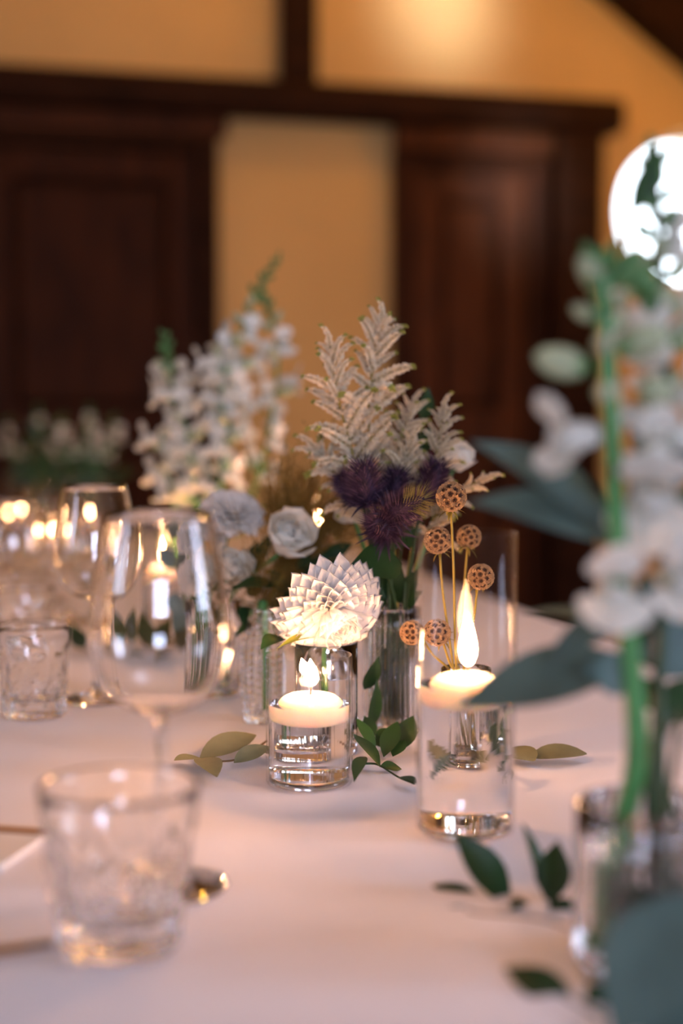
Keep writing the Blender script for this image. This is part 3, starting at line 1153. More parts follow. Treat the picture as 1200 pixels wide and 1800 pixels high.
def snapdragon(label, pts, base_r=0.0026, spacing=0.017, bloom=(0.35, 0.72), size=0.030, buds=(0.72, 1.0), tipsize=0.007, leaves=(0.12, 0.35), smat=None, group='white snapdragons', nleaf=5, extra=None, seed=1):
    r = random.Random(seed)
    t = thing('snapdragon', label, 'flower', pts[0], group)
    pl = stem_part(t, pts, base_r, base_r * 0.5, smat or M['stem'], 8, 28)
    total = sum((pl[i + 1] - pl[i]).length for i in range(len(pl) - 1))
    def put(name, me, f, sc, a, droop):
        p, d = along(pl, f)
        side = d.orthogonal().normalized()
        side.rotate(Matrix.Rotation(a, 3, d))
        y = (side * math.cos(droop) + d * math.sin(droop)).normalized()
        inst(name, me, t, Matrix.Translation(p - t.location + side * base_r * 0.6) @ basis(y, d) @ Matrix.Scale(sc, 4))
    ga = 2.4
    k = 0
    f = bloom[0]
    while f < bloom[1]:
        put('floret', r.choice(FLO), f, size * r.uniform(0.85, 1.1), k * ga + r.uniform(-.3, .3), r.uniform(0.1, 0.5))
        if k % 2 == 0:
            put('bud', BUDW, f + 0.4 * spacing / total, size * r.uniform(.55, .8), k * ga + 1.9, r.uniform(.3, .8))
        k += 1
        f += spacing / total
    f = buds[0]
    while f < buds[1]:
        q = (f - buds[0]) / (buds[1] - buds[0])
        put('bud', BUDW if q < 0.35 else BUDG, f, size * 0.55 * (1 - q) + tipsize * q, k * ga, 0.5 + 0.5 * q)
        k += 1
        f += spacing * (0.75 - 0.35 * q) / total
    for i in range(nleaf):
        f = leaves[0] + (leaves[1] - leaves[0]) * i / max(1, nleaf - 1)
        put('leaf', r.choice(LFM), f, r.uniform(0.035, 0.055), i * 2.2 + r.uniform(-.4, .4), 0.5)
    return t, pl, put


vf = VF + V((0, 0, 0.012))
rf = VF + V((0, 0, 0.12))
Y2 = 2.02
snapdragon('white snapdragon with its green tip bending right, tallest behind the roses',
           [vf, rf, P(385, 900, Y2), P(402, 760, Y2), P(418, 620, Y2), P(448, 520, Y2), P(492, 448, Y2)], bloom=(0.50, 0.72), buds=(0.72, 1.0), size=0.044, seed=3, leaves=(.35, .6))
snapdragon('white snapdragon with green buds right of the tallest one, against the plaster',
           [vf + V((.008, 0, 0)), rf + V((.01, 0, 0)), P(430, 900, Y2 + .04), P(468, 780, Y2 + .04), P(488, 640, Y2 + .04), P(478, 560, Y2 + .04), P(462, 512, Y2 + .04)], bloom=(0.42, 0.72), buds=(0.76, 1.0), size=0.042, seed=5, spacing=0.022, leaves=(.3, .55))
snapdragon('white snapdragon leaning left with a short green tip before the dark door',
           [vf + V((-.008, 0, 0)), rf + V((-.012, 0, 0)), P(350, 960, Y2), P(338, 820, Y2), P(318, 720, Y2), P(296, 650, Y2), P(290, 588, Y2)], bloom=(0.42, 0.80), buds=(0.80, 1.0), size=0.042, seed=7, leaves=(.3, .5), tipsize=0.011)
snapdragon('short white snapdragon spike between the tallest and the left one',
           [vf + V((0, .008, 0)), rf + V((0, .012, 0)), P(372, 920, Y2 - .03), P(395, 780, Y2 - .03), P(390, 690, Y2 - .03), P(380, 612, Y2 - .03)], bloom=(0.45, 0.98), buds=(0.98, 1.0), size=0.040, seed=9, leaves=(.3, .5))
snapdragon('low white snapdragon leaning far left over the candle cylinder',
           [vf + V((-.012, -.006, 0)), rf + V((-.02, 0, 0)), P(320, 960, Y2 + .03), P(300, 860, Y2 + .03), P(282, 760, Y2 + .03)], bloom=(0.5, 0.99), buds=(0.99, 1.0), size=0.042, seed=13, leaves=(.35, .5))
# foreground snapdragons, right
vg = VG + V((0, 0, 0.012))
YF = 0.80
t, pl, put = snapdragon('white snapdragon with thick green stem in the right foreground, left of its neighbour',
           [T(1052, 1668, TABLE_Z + .014), P(1085, 1480, .81), P(1118, 1340, .80), P(1108, 1150, YF), P(1086, 950, YF), P(1072, 720, YF), P(1062, 580, YF), P(1056, 440, YF)],
           base_r=0.0074, bloom=(0.9, 0.9), buds=(0.86, 1.0), tipsize=0.012, size=0.030, nleaf=0, group='foreground snapdragons', seed=21, spacing=0.009)


def bloom_at(t, px, py, y, sc, axis, me, name='floret'):
    c = P(px, py, y)
    ax = V(axis).normalized()
    inst(name, me, t, Matrix.Translation(c - t.location - ax * sc * 0.5) @ basis(ax, (0, 0, 1)) @ Matrix.Scale(sc, 4))


bloom_at(t, 985, 637, .80, .034, (-1, -.3, .25), BUDW, 'bud')
bloom_at(t, 1040, 480, .80, .026, (-.6, -.3, .8), BUDW, 'bud')
bloom_at(t, 1060, 605, .79, .022, (-.1, -.9, .4), BUDW, 'bud')
bloom_at(t, 998, 768, .79, .042, (-1, -.5, -.1), FLO[0])
bloom_at(t, 1085, 1035, .78, .046, (-.25, -1, -.1), FLO[1])
bloom_at(t, 1100, 470, .81, .028, (.6, -.3, .8), BUDG, 'bud')
bloom_at(t, 1130, 600, .81, .034, (.9, -.3, .3), BUDW, 'bud')
bloom_at(t, 1062, 690, .79, .022, (-.2, -1, 0), BUDW, 'bud')
t2, pl2, put2 = snapdragon('white snapdragon at the right border of the photo, in front of the round window',
           [vg + V((.012, .004, 0)), P(1150, 1400, .80), P(1160, 1150, .83), P(1168, 900, .84), P(1172, 650, .85), P(1160, 450, .85), P(1150, 270, .85)],
           base_r=0.0042, smat=M['stemdark'], bloom=(0.58, 0.74), buds=(0.74, 1.0), size=0.036, tipsize=0.012, nleaf=0, group='foreground snapdragons', seed=23, spacing=0.012)
bloom_at(t2, 1148, 860, .80, .060, (-.15, -.8, -.6), FLO[2])
bloom_at(t2, 1150, 790, .80, .040, (-.1, -1, .1), FLO[1])
bloom_at(t2, 1150, 690, .82, .036, (-.5, -.8, .1), BUDW, 'bud')
bloom_at(t2, 1192, 1020, .80, .045, (.2, -1, 0), FLO[0])
bloom_at(t2, 1180, 430, .85, .032, (.3, -1, .3), FLO[0])
bloom_at(t2, 1128, 500, .84, .034, (-.6, -.6, .5), BUDG, 'bud')
bloom_at(t2, 1150, 545, .84, .032, (-.3, -.8, .4), BUDG, 'bud')
part('leaf', MB().leaf(P(1108, 380, .84), P(1158, 252, .84), .016, (0.3, -1, 0.1), 0.1, 0.06), M['leaf'], t2)


# eucalyptus in the foreground vase: one branch thing with large leaves
t = thing('eucalyptus_branch', 'blue-green eucalyptus branch with long leaves in the right foreground vase', 'foliage', vg)
stem_part(t, [vg, P(1140, 1400, .83), P(1120, 1200, .84), P(1100, 1000, .86), P(1120, 800, .87), P(1160, 620, .88)], 0.003, 0.002, M['stemdark'])
for (b, tp, wd, nr, bend) in (
        ((1092, 952, .86), (826, 776, .87), .042, (.45, -.7, .8), .10),
        ((1095, 960, .85), (822, 884, .86), .036, (.25, -.7, .8), .12),
        ((1115, 1165, .84), (800, 1246, .86), .046, (-.1, -.6, .8), .06),
        ((1100, 1110, .87), (905, 1080, .93), .020, (0, -.3, 1), .08),
        ((1110, 1060, .82), (950, 1172, .84), .022, (-.3, -.6, .6), .03),
        ((1115, 1190, .83), (1020, 1175, .80), .026, (0, -1, .2), .05),
        ((1130, 880, .86), (1215, 740, .88), .030, (.2, -1, .1), .06),
        ((1120, 800, .87), (1140, 680, .88), .026, (.5, -1, .1), .06),
        ((1120, 1100, .84), (1215, 1010, .86), .034, (.1, -1, .2), .06),
        ((1125, 1150, .85), (1230, 1130, .87), .036, (.1, -1, .2), .06)):
    part('leaf', MB().leaf(P(*b), P(*tp), wd, nr, 0.12, bend, 9, 0.45), M['euca'], t)
t = thing('ruscus_sprig', 'dark green leafy sprig behind the foreground snapdragon stems', 'foliage', vg + V((.014, .012, 0)))
stem_part(t, [vg + V((.014, .012, 0)), P(1165, 1400, .84), P(1165, 1100, .87), P(1190, 880, .88)], .0022, .0014, M['stemdark'])
for (b, tp, wd) in (((1165, 1130), (1130, 1010), .026), ((1168, 1100), (1225, 985), .028), ((1165, 1180), (1110, 1080), .026), ((1165, 1190), (1235, 1090), .030), ((1180, 960), (1150, 850), .022), ((1185, 940), (1235, 850), .026), ((1165, 1250), (1120, 1190), .022), ((1165, 1270), (1220, 1190), .026)):
    part('leaf', MB().leaf(P(*b, .87), P(*tp, .885), wd, (.1, -1, .3), .12, .06), M['leaf'], t)
t = thing('eucalyptus_sprig', 'pale sage eucalyptus leaves lying in the bottom right corner, nearest the viewer', 'foliage', T(1180, 1790))
stem_part(t, [T(1250, 1700, TABLE_Z + .01), P(1220, 1690, .76), P(1180, 1720, .74)], 0.002, 0.0015, M['stem'])
part('leaf', MB().leaf(P(1240, 1560, .735), P(1080, 1830, .70), .060, (-.6, -.8, .5), .1, .05, 9, .5), M['euca'], t)
part('leaf', MB().leaf(P(1250, 1690, .72), P(1130, 1840, .69), .046, (-.3, -.8, .6), .1, .05, 9, .5), M['euca'], t)
part('leaf', MB().leaf(P(1130, 1650, .80), P(1108, 1540, .80), .022, (0, -1, .1), .1, .05, 7, .5), M['leaf'], t)
t = thing('eucalyptus_sprig', 'eucalyptus leaf drooping before the fluted vase in the right foreground', 'foliage', vg + V((0, -.05, 0)))
# removed again when it carries nothing
bpy.data.objects.remove(t)


# ---------------------------------------------------------------- astilbe
def astilbe_branch_mesh(seed, tip=True):
    """feathery spike along +Y, length 1: fluffy little florets, tip bending over and green"""
    r = random.Random(seed)
    mb = MB()
    bend = r.uniform(0.12, 0.42)
    def ax(t):
        return V((0, t - 0.12 * bend * t ** 4, -bend * max(0, t - 0.45) ** 2 * 2.2))
    mb.tube([ax(i / 8) for i in range(9)], [0.018 - 0.012 * i / 8 for i in range(9)], 4, 2)
    n = 230
    for i in range(n):
        t = 0.05 + 0.94 * (int(i / 11) + r.uniform(-.22, .22)) / (n / 11)
        t = min(.99, max(.02, t))
        p = ax(t)
        a = r.uniform(0, 2 * PI)
        rad = 0.105 * (1 - 0.62 * t ** 1.6) * r.uniform(0.55, 1.35)
        d = V((math.cos(a), r.uniform(-0.1, 0.6), math.sin(a))).normalized()
        q = p + d * rad
        mi = 1 if t > 0.86 else 0
        s = 0.034 * (1 - 0.35 * t)
        e = d.orthogonal().normalized()
        e.rotate(Matrix.Rotation(r.uniform(0, PI), 3, d))
        f = d.cross(e)
        # a floret of two crossed diamond petals on a short stalk
        for g in (e, f):
            mb.add([p + d * rad * 0.2, q + g * s, q + d * s * 1.4, q - g * s], [[0, 1, 2, 3]], mi)
    return mb.mesh('plume_branch', [M['astilbe'], M['astilbe_tip'], M['stemgold']])


ABR = [astilbe_branch_mesh(k) for k in range(4)]


def astilbe(label, pts, n, L0, L1, start=0.45, seed=0, spread=1.0, camflat=0.40):
    r = random.Random(seed)
    t = thing('astilbe', label, 'flower', pts[0], 'astilbe plumes in the ribbed vase')
    pl = stem_part(t, pts, 0.0018, 0.0008, M['stemgold'], 6, 24)
    for i in range(n):
        f = start + (1 - start) * (i / n)
        p, d = along(pl, f)
        k = (f - start) / (1 - start)
        a = i * 2.4 + r.uniform(-.4, .4)
        side = V((math.cos(a), math.sin(a) * camflat, 0))
        side = (side - d * side.dot(d)).normalized()
        op = (1.22 - 0.62 * k) * spread * r.uniform(0.7, 1.15)
        y = (d * math.cos(op) + side * math.sin(op)).normalized()
        L = (L0 + (L1 - L0) * k) * r.uniform(0.65, 1.12)
        z = (d - y * d.dot(y)).normalized()
        inst('plume_branch', r.choice(ABR), t, Matrix.Translation(p - t.location) @ basis(y, z) @ Matrix.Scale(L, 4))
    p, d = along(pl, 1.0)
    inst('plume_branch', ABR[0], t, Matrix.Translation(p - t.location - d * L1 * 0.3) @ basis(d, (-1 if pts[-1].x > pts[0].x else 1, 0, .4)) @ Matrix.Scale(L1 * 1.3, 4))
    return t


va = VR + V((0, 0, 0.012))
ra = VR + V((0, 0, 0.125))
YA = 1.44
astilbe('creamy astilbe plume rising highest, its tip bent to the right', [va + V((.002, .006, 0)), ra + V((0, .008, 0)), P(664, 880, YA), P(648, 740, YA), P(656, 640, YA), P(668, 570, YA)], 26, .066, .028, .46, 1)
astilbe('creamy astilbe plume fanning out to the left', [va + V((-.006, .004, 0)), ra + V((-.01, .006, 0)), P(650, 900, YA - .02), P(618, 790, YA - .02), P(592, 690, YA - .02), P(580, 610, YA - .02)], 26, .066, .026, .46, 2)
astilbe('short creamy astilbe plume right of the highest one', [va + V((.006, .006, 0)), ra + V((.006, .008, 0)), P(690, 900, YA + .03), P(700, 790, YA + .03), P(724, 715, YA + .03)], 18, .046, .024, .55, 3)
astilbe('creamy astilbe plume leaning right, before the dark door', [va + V((.010, .004, 0)), ra + V((.012, .006, 0)), P(730, 930, YA), P(762, 820, YA), P(778, 725, YA)], 20, .044, .024, .55, 4)
astilbe('lowest creamy astilbe plume spreading right above the seed pods', [va + V((.012, .0, 0)), ra + V((.016, .002, 0)), P(745, 950, YA - .01), P(790, 875, YA - .01), P(850, 842, YA - .01)], 16, .040, .022, .5, 5)
astilbe('creamy astilbe plume low on the left over the golden grass', [va + V((-.010, .0, 0)), ra + V((-.014, .002, 0)), P(650, 930, YA), P(605, 850, YA), P(555, 790, YA)], 18, .046, .028, .5, 6)
astilbe('creamy astilbe plume in the middle above the thistles', [va + V((0, -.004, 0)), ra + V((0, 0, 0)), P(682, 930, YA - .02), P(700, 850, YA - .02), P(722, 780, YA - .02)], 18, .042, .026, .5, 7)
# pale freesia-like bloom behind the right plumes
rose('white_rose', 'small peach-white bloom peeping out behind the right astilbe', P(806, 806, 1.52), (.4, -.4, .8), .024, va + V((.008, .010, 0)), ra + V((.014, .010, 0)), 18)
rose('white_rose', 'small peach-white bloom tucked left of the thistles', P(612, 905, 1.50), (-.5, -.6, .5), .018, va + V((-.008, .010, 0)), ra + V((-.012, .010, 0)), 16)
t = thing('ruscus_sprig', 'dark green leafy sprig standing among the astilbe', 'foliage', va + V((.004, .010, 0)), None)
stem_part(t, [va + V((.004, .010, 0)), ra + V((.004, .012, 0)), P(716, 880, 1.53), P(748, 690, 1.54)], .0015, .001, M['stemdark'])
for i, (b, tp, wd) in enumerate((((744, 740), (752, 680), .018), ((735, 800), (760, 745), .018), ((728, 830), (690, 780), .018), ((715, 900), (680, 850), .018), ((720, 880), (770, 860), .018), ((700, 960), (745, 915), .016), ((690, 900), (620, 770), .012))):
    part('leaf', MB().leaf(P(*b, 1.53), P(*tp, 1.52), wd, (0.2, -1, .2), .15, .06), M['leaf'], t)


t = thing('leafy_stems', 'dark green leafy stems filling the neck of the ribbed vase', 'foliage', va + V((-.003, -.008, 0)))
for k in range(7):
    a = k * 0.9
    b = va + V((.016 * math.cos(a), .016 * math.sin(a), 0))
    top = ra + V((.020 * math.cos(a), .020 * math.sin(a), .03))
    part('stem', MB().tube(curve([b, b.lerp(top, .5) + V((.003 * math.sin(k * 3), 0, 0)), top], 8), .0013, 6), M['stemdark'], t)
for (b, tp, wd) in (((690, 1050), (655, 1010), .020), ((700, 1060), (735, 1000), .020), ((690, 1062), (700, 985), .022), ((680, 1060), (640, 1040), .018), ((705, 1060), (742, 1040), .018), ((690, 1100), (680, 1180), .020), ((700, 1090), (712, 1190), .018), ((686, 1150), (670, 1240), .016), ((700, 960), (650, 940), .02), ((705, 955), (740, 930), .02)):
    part('leaf', MB().leaf(P(*b, 1.425), P(*tp, 1.41), wd, (.1, -1, .3), .15, .06), M['leaf'], t)
t = thing('leafy_stems', 'dark green leafy stems between the white roses and the dahlia', 'foliage', vc + V((.010, -.004, 0)))
pl = stem_part(t, [vc + V((.010, -.004, 0)), rim + V((.014, -.004, 0)), P(460, 1060, 1.54), P(560, 990, 1.53)], .0015, .001, M['stemdark'])
for (b, tp, wd) in (((440, 1065), (425, 1100), .022), ((470, 1055), (500, 1095), .024), ((480, 1050), (530, 1040), .022), ((520, 1020), (580, 1020), .024), ((540, 1000), (600, 985), .022), ((560, 990), (620, 955), .022), ((530, 1010), (545, 965), .018), ((450, 1050), (440, 1010), .020), ((500, 1040), (470, 1000), .018)):
    part('leaf', MB().leaf(P(*b, 1.54), P(*tp, 1.52), wd, (.1, -1, .4), .15, .06), M['leaf'], t)


# ---------------------------------------------------------------- thistles
def thistle(label, c, axis, L, R, base, rim, tipmat=False, seed=0):
    r = random.Random(seed)
    c, axis = V(c), V(axis).normalized()
    t = thing('sea_thistle', label, 'flower', base, 'purple sea thistles')
    stem_part(t, [base, rim, c - axis * L * 0.9, c - axis * L * 0.5], .0018, .0016, M['stemdark'])
    Rm = Matrix.Translation(c) @ zbasis(axis)
    mb = MB()
    prof = [(0, -L * .5), (R * .5, -L * .46), (R * .66, -L * .2), (R * .58, L * .1), (R * .34, L * .35), (0, L * .5)]
    mb.lathe(prof, 14, mat=Rm)
    part('cone', mb, M['thistle'], t)
    mb = MB()
    for i in range(420):
        f = (i + .5) / 420
        z = -L * .48 + L * .96 * f
        rr = R * .66 * math.sqrt(max(0.01, 1 - ((z + L * .12) / (L * .62)) ** 2))
        a = i * 2.39996
        d = V((math.cos(a), math.sin(a), 0.35 + 0.9 * f)).normalized()
        p = V((rr * math.cos(a), rr * math.sin(a), z))
        s = R * r.uniform(.6, 1.15)
        e = V((-math.sin(a), math.cos(a), 0)) * R * .028
        vs = [Rm @ (p - e), Rm @ (p + e), Rm @ (p + d * s)]
        g = d.cross(e).normalized() * R * .035
        vs2 = [Rm @ (p - g), Rm @ (p + g), Rm @ (p + d * s)]
        mi = 1 if (tipmat and f > .62 and r.random() < .8) else (2 if r.random() < .3 else 0)
        mb.add(vs, [[0, 1, 2]], mi)
        mb.add(vs2, [[0, 1, 2]], mi)
    part('spines', mb, [M['thistle'], M['thistle_tip'], M['thistle_light']], t, stuff=True)
    bm_ = MB()
    bm_.leaf((0, 0, 0), (0, 1, 0), .13, (0, 0, 1), .3, .08, 6, .3)
    me = bm_.mesh('bract', M['bract'])
    for i in range(18):
        a = i * 2 * PI / 18 + r.uniform(-.1, .1)
        el = r.uniform(-.15, .35)
        d = V((math.cos(a) * math.cos(el), math.sin(a) * math.cos(el), math.sin(el)))
        m = Matrix.Translation(-t.location) @ Rm @ Matrix.Translation((0, 0, -L * .46)) @ basis(d, (0, 0, 1)) @ Matrix.Scale(R * r.uniform(1.6, 2.3), 4)
        inst('bract', me, t, m)
    return t


YT = 1.375
thistle('dark purple thistle at the upper left of the thistle cluster', P(642, 852, YT), (-.12, -.3, 1), .046, .0165, va + V((-.008, -.006, 0)), ra + V((-.012, -.006, 0)), False, 1)
thistle('purple thistle with a yellow-green tip pointing right, front of the cluster', P(712, 892, YT - .04), (.75, -.5, .45), .046, .0155, va + V((.004, -.010, 0)), ra + V((.004, -.012, 0)), True, 2)
thistle('dark purple thistle at the right of the cluster behind the seed pod', P(758, 848, YT + .02), (.35, -.2, 1), .042, .015, va + V((.010, -.004, 0)), ra + V((.014, -.004, 0)), False, 3)
thistle('dark purple thistle low in the cluster, above the broad green leaf', P(672, 925, YT - .03), (-.3, -.8, .3), .040, .016, va + V((0, -.008, 0)), ra + V((-.002, -.010, 0)), False, 4)
thistle('small dark purple thistle at the left edge of the cluster', P(612, 858, YT + .03), (-.6, -.2, .9), .034, .012, va + V((-.010, .0, 0)), ra + V((-.014, .0, 0)), False, 5)
thistle('dark purple thistle in the middle of the cluster, half hidden', P(694, 860, YT + .02), (.1, -.4, 1), .042, .015, va + V((.002, -.002, 0)), ra + V((.002, -.002, 0)), False, 6)


# ---------------------------------------------------------------- scabiosa seed pods
def cup_mesh():
    mb = MB()
    n = 8
    mb.lathe([(0.12, 0.0), (0.32, 0.14), (0.50, 0.28), (0.56, 0.38), (0.64, 0.46)], n * 2, rmod=lambda a, z, r: 1 + (0.14 if int(round(a / (PI / n))) % 2 else -.14) * (z > .3))
    for k in range(5):
        a = k * 2 * PI / 5
        mb.add([(0.14 * math.cos(a - .6), 0.14 * math.sin(a - .6), .30), (0, 0, .33), (.14 * math.cos(a + .6), .14 * math.sin(a + .6), .30), (0.34 * math.cos(a), .34 * math.sin(a), .40)], [[0, 1, 2, 3]], 1)
    mb.lathe([(0, .3), (.12, .30), (.08, .38), (0, .42)], 6, mi=1)
    return mb.mesh('papery_cup', [M['pod'], M['podstar']])


CUP = cup_mesh()


def pod(label, px, py, y, rpx, stem, seed, axis=(0, -.25, 1)):
    r = random.Random(seed)
    c = P(px, py, y)
    R = rpx * y / FPX
    axis = V(axis).normalized()
    t = thing('seed_pod', label, 'seed pod', stem[0], 'scabiosa seed pods')
    stem_part(t, stem + [c - axis * R * .8], .0014, .0012, M['stemgold'], 6)
    mb = MB()
    blob(mb, Matrix.Translation(c), R * .70, R * .70, R * .78, 16, 10)
    part('core', mb, M['podcore'], t)
    n = 36
    for i in range(n):
        z = 1 - 2 * (i + .5) / n
        if z < -.86:
            continue
        a = i * 2.39996 + seed
        s = math.sqrt(1 - z * z)
        d = V((s * math.cos(a), s * math.sin(a), z))
        d = zbasis(axis).to_3x3() @ d
        q = d.orthogonal()
        m = Matrix.Translation(c - t.location + d * R * .60) @ zbasis(d) @ Matrix.Scale(R * .50, 4)
        inst('papery_cup', CUP, t, m)
    for k in range(7):
        a = k * 2 * PI / 7 + seed
        b0 = c - axis * R * .8
        d = zbasis(axis).to_3x3() @ V((math.cos(a), math.sin(a), -.55 + r.uniform(-.3, .4)))
        part('bract', MB().leaf(b0, b0 + d.normalized() * R * r.uniform(.75, 1.15), R * .2, (0, 0, 1), .2, .12, 4), M['stemgold'], t)
    return t


ve = VE + V((0, 0, 0.012))
YP = 1.30
pod('round tan seed pod standing highest, above the tall glass rim', 793, 873, YP, 31, [ve, P(802, 1180, YP), P(797, 1000, YP)], 1)
pod('tan seed pod left, just below the tall glass rim', 769, 950, YP + .02, 28, [ve + V((-.006, 0, 0)), P(797, 1180, YP + .02), P(778, 1040, YP + .02)], 2, (-.2, -.3, 1))
pod('shaded seed pod right, just below the tall glass rim', 824, 944, YP + .06, 25, [ve + V((.004, .006, 0)), P(806, 1180, YP + .04), P(815, 1040, YP + .06)], 3, (.2, .5, 1))
pod('tan oval seed pod on the right inside the outline of the tall glass', 845, 1014, YP, 27, [ve + V((.008, 0, 0)), P(815, 1180, YP), P(833, 1085, YP)], 4, (.25, -.5, .8))
pod('tan seed pod low on the left beside the tall candle flame', 768, 1112, YP, 28, [ve + V((-.004, -.006, 0)), P(805, 1200, YP), P(790, 1165, YP)], 5, (-.4, -.5, .6))
pod('seed pod behind the left wall of the tall glass beside the ribbed vase', 724, 1112, YP + .03, 25, [ve + V((-.008, .004, 0)), P(798, 1195, YP + .02), P(760, 1150, YP + .03)], 6, (-.8, -.3, .4))


# ---------------------------------------------------------------- wispy golden grass
t = thing('ornamental_grass', 'wispy golden ornamental grass seed heads between the roses and the astilbe', 'grass', VB + V((0, 0, .012)))
r = random.Random(4)
gp = VB + V((.002, .002, .11))
pl = stem_part(t, [VB + V((0, 0, .012)), gp, P(500, 1010, 1.52)], .0016, .0012, M['stemgold'])
pl2 = stem_part(t, [VB + V((0.003, 0, .012)), gp + V((.003, 0, 0)), P(470, 1060, 1.50), P(520, 960, 1.56)], .0014, .0010, M['stemgold'])
mb = MB()
for (cx, cy, tx, ty, n, sp, yy) in ((500, 1030, 560, 865, 330, 85, 1.56), (470, 1060, 470, 1000, 90, 60, 1.50), (520, 980, 600, 900, 150, 60, 1.55), (500, 1010, 500, 830, 120, 50, 1.58)):
    for i in range(n):
        b = P(cx + r.gauss(0, 14), cy + r.gauss(0, 14), yy + r.gauss(0, .015))
        e = P(tx + r.gauss(0, sp * .55), ty + r.gauss(0, sp * .6), yy + r.gauss(0, .03))
        m_ = b.lerp(e, .5) + rnd(.008)
        pts = curve([b, m_, e], 6)
        mb.tube(pts, [.0004, .00036, .00032, .0003, .00028, .00025, .0002][:len(pts)], 3)
        for k in range(5):
            q, d = along(pts, r.uniform(.35, 1))
            q2 = q + (d + rnd(.9)).normalized() * r.uniform(.003, .009)
            mb.tube([q, q2], [.00012, .0001], 3)
            blob(mb, Matrix.Translation(q2) @ zbasis(q2 - q), .0008, .0008, .0017, 4, 3)
part('seed_haze', mb, M['grassy'], t, stuff=True)
# the thick green stem in the beaded bottle
t = thing('flower_stalk', 'thick green flower stalk standing in the beaded glass bottle', 'flower', VB + V((.004, 0, .012)))
part('stem', MB().tube(curve([VB + V((.004, 0, .012)), VB + V((.006, 0, .06)), VB + V((.0, .004, .125)), P(455, 1090, 1.5)], 10), [.0042] * 10, 10), M['stem'], t)
part('leaf', MB().leaf(P(455, 1095, 1.5), P(412, 1120, 1.48), .014, (0, -.6, 1)), M['leaf'], t)
# ferny stems in the round vase
t = thing('leafy_stems', 'dark green leafy stems standing in the vase of white roses', 'foliage', vc + V((0, .006, 0)))
for k in range(5):
    a = k * 1.25
    b = vc + V((.010 * math.cos(a), .010 * math.sin(a), 0))
    part('stem', MB().tube(curve([b, b + V((.002, .001, .08)), P(370 + 18 * k, 1060 - 14 * k, 1.6)], 8), .0014, 6), M['stemdark'], t)
    part('leaf', MB().leaf(P(370 + 18 * k, 1060 - 14 * k, 1.6), P(350 + 34 * k, 1010 - 20 * k, 1.57), .018, (0, -1, .3)), M['leaf'], t)
t = thing('leafy_stems', 'dark green leafy stems inside the fluted vase in the right foreground', 'foliage', vg + V((.008, -.006, 0)))
for k in range(5):
    a = k * 1.25
    b = vg + V((.018 * math.cos(a), .018 * math.sin(a), 0))
    part('stem', MB().tube(curve([b, b + V((.002, .001, .07)), P(1110 + 22 * k, 1330 - 20 * k, .83)], 8), .0022, 6), M['stemdark'], t)
    part('leaf', MB().leaf(b + V((0, 0, .055)), b + V((.008 * math.cos(a), .008 * math.sin(a), .012)), .018, (math.cos(a), math.sin(a), .3)), M['leaf'], t)


# ---------------------------------------------------------------- greenery lying on the cloth
def sprig(name, label, stem_px, leaves, mat, smat, z=0.004, group=None, blunt=1.0):
    """stem_px and leaves given as (px, py, depth or None for lying on the cloth)"""
    def pt(q, lift=z):
        return T(q[0], q[1], TABLE_Z + lift) if len(q) == 2 else P(*q)
    t = thing(name, label, 'foliage', pt(stem_px[0], 0.001), group)
    stem_part(t, [pt(q) for q in stem_px], .0011, .0007, smat, 6)
    for lf in leaves:
        b, tp, wd = lf[:3]
        nr = lf[3] if len(lf) > 3 else (0, -.15, 1)
        part('leaf', MB().leaf(pt(b), pt(tp, z + .003), wd, nr, .14, .05, 8, .48, blunt), mat, t)
    return t


sprig('eucalyptus_sprig', 'olive-grey eucalyptus sprig lying left of the short candle glass',
      [(468, 1303), (440, 1322), (412, 1336), (372, 1338), (350, 1335)],
      [((351, 1333), (450, 1292, 1.335), .029, (0, -.62, 1)), ((411, 1341), (472, 1312, 1.30), .020, (0, -.6, 1)), ((353, 1333), (381, 1366), .024), ((354, 1333), (306, 1337), .018), ((440, 1320), (500, 1330), .018)],
      M['olive'], M['twig'], .005, blunt=.8)
sprig('ruscus_sprig', 'dark green ruscus sprig lying between the short and the tall candle glass',
      [(622, 1345), (650, 1342), (668, 1346), (700, 1366), (728, 1378)],
      [((620, 1290, 1.30), (668, 1349), .017, (.5, -.8, .5)), ((674, 1331), (699, 1268, 1.325), .019, (-.3, -1, .3)), ((703, 1320), (726, 1258, 1.335), .021, (-.2, -1, .3)),
       ((626, 1262, 1.33), (660, 1322), .014, (.5, -.8, .3)), ((668, 1347), (706, 1352, 1.27), .014, (0, -.6, 1)), ((700, 1366), (732, 1378), .012), ((640, 1330), (622, 1375), .013),
       ((660, 1310), (690, 1282, 1.33), .018, (0, -.8, .6)), ((690, 1330), (712, 1300, 1.31), .016, (-.5, -.8, .4)), ((655, 1300), (640, 1258, 1.36), .016, (.2, -1, .2))],
      M['leaf'], M['stemdark'], .006)
sprig('eucalyptus_sprig', 'olive eucalyptus sprig with round leaves lying right of the tall candle glass',
      [(750, 1326), (820, 1330), (880, 1328), (930, 1330)],
      [((933, 1332), (1031, 1325), .036), ((870, 1322), (938, 1338), .040), ((800, 1330), (752, 1328), .034), ((820, 1330), (790, 1318), .03)],
      M['olive'], M['twig'], .005, blunt=.6)
sprig('ruscus_sprig', 'small blue-green leaf sprig behind the foot of the tall candle glass',
      [(850, 1330), (880, 1350)], [((842, 1318, 1.24), (886, 1374), .018, (.4, -.9, .4)), ((880, 1352), (900, 1372), .012)], M['euca'], M['stemdark'], .004)
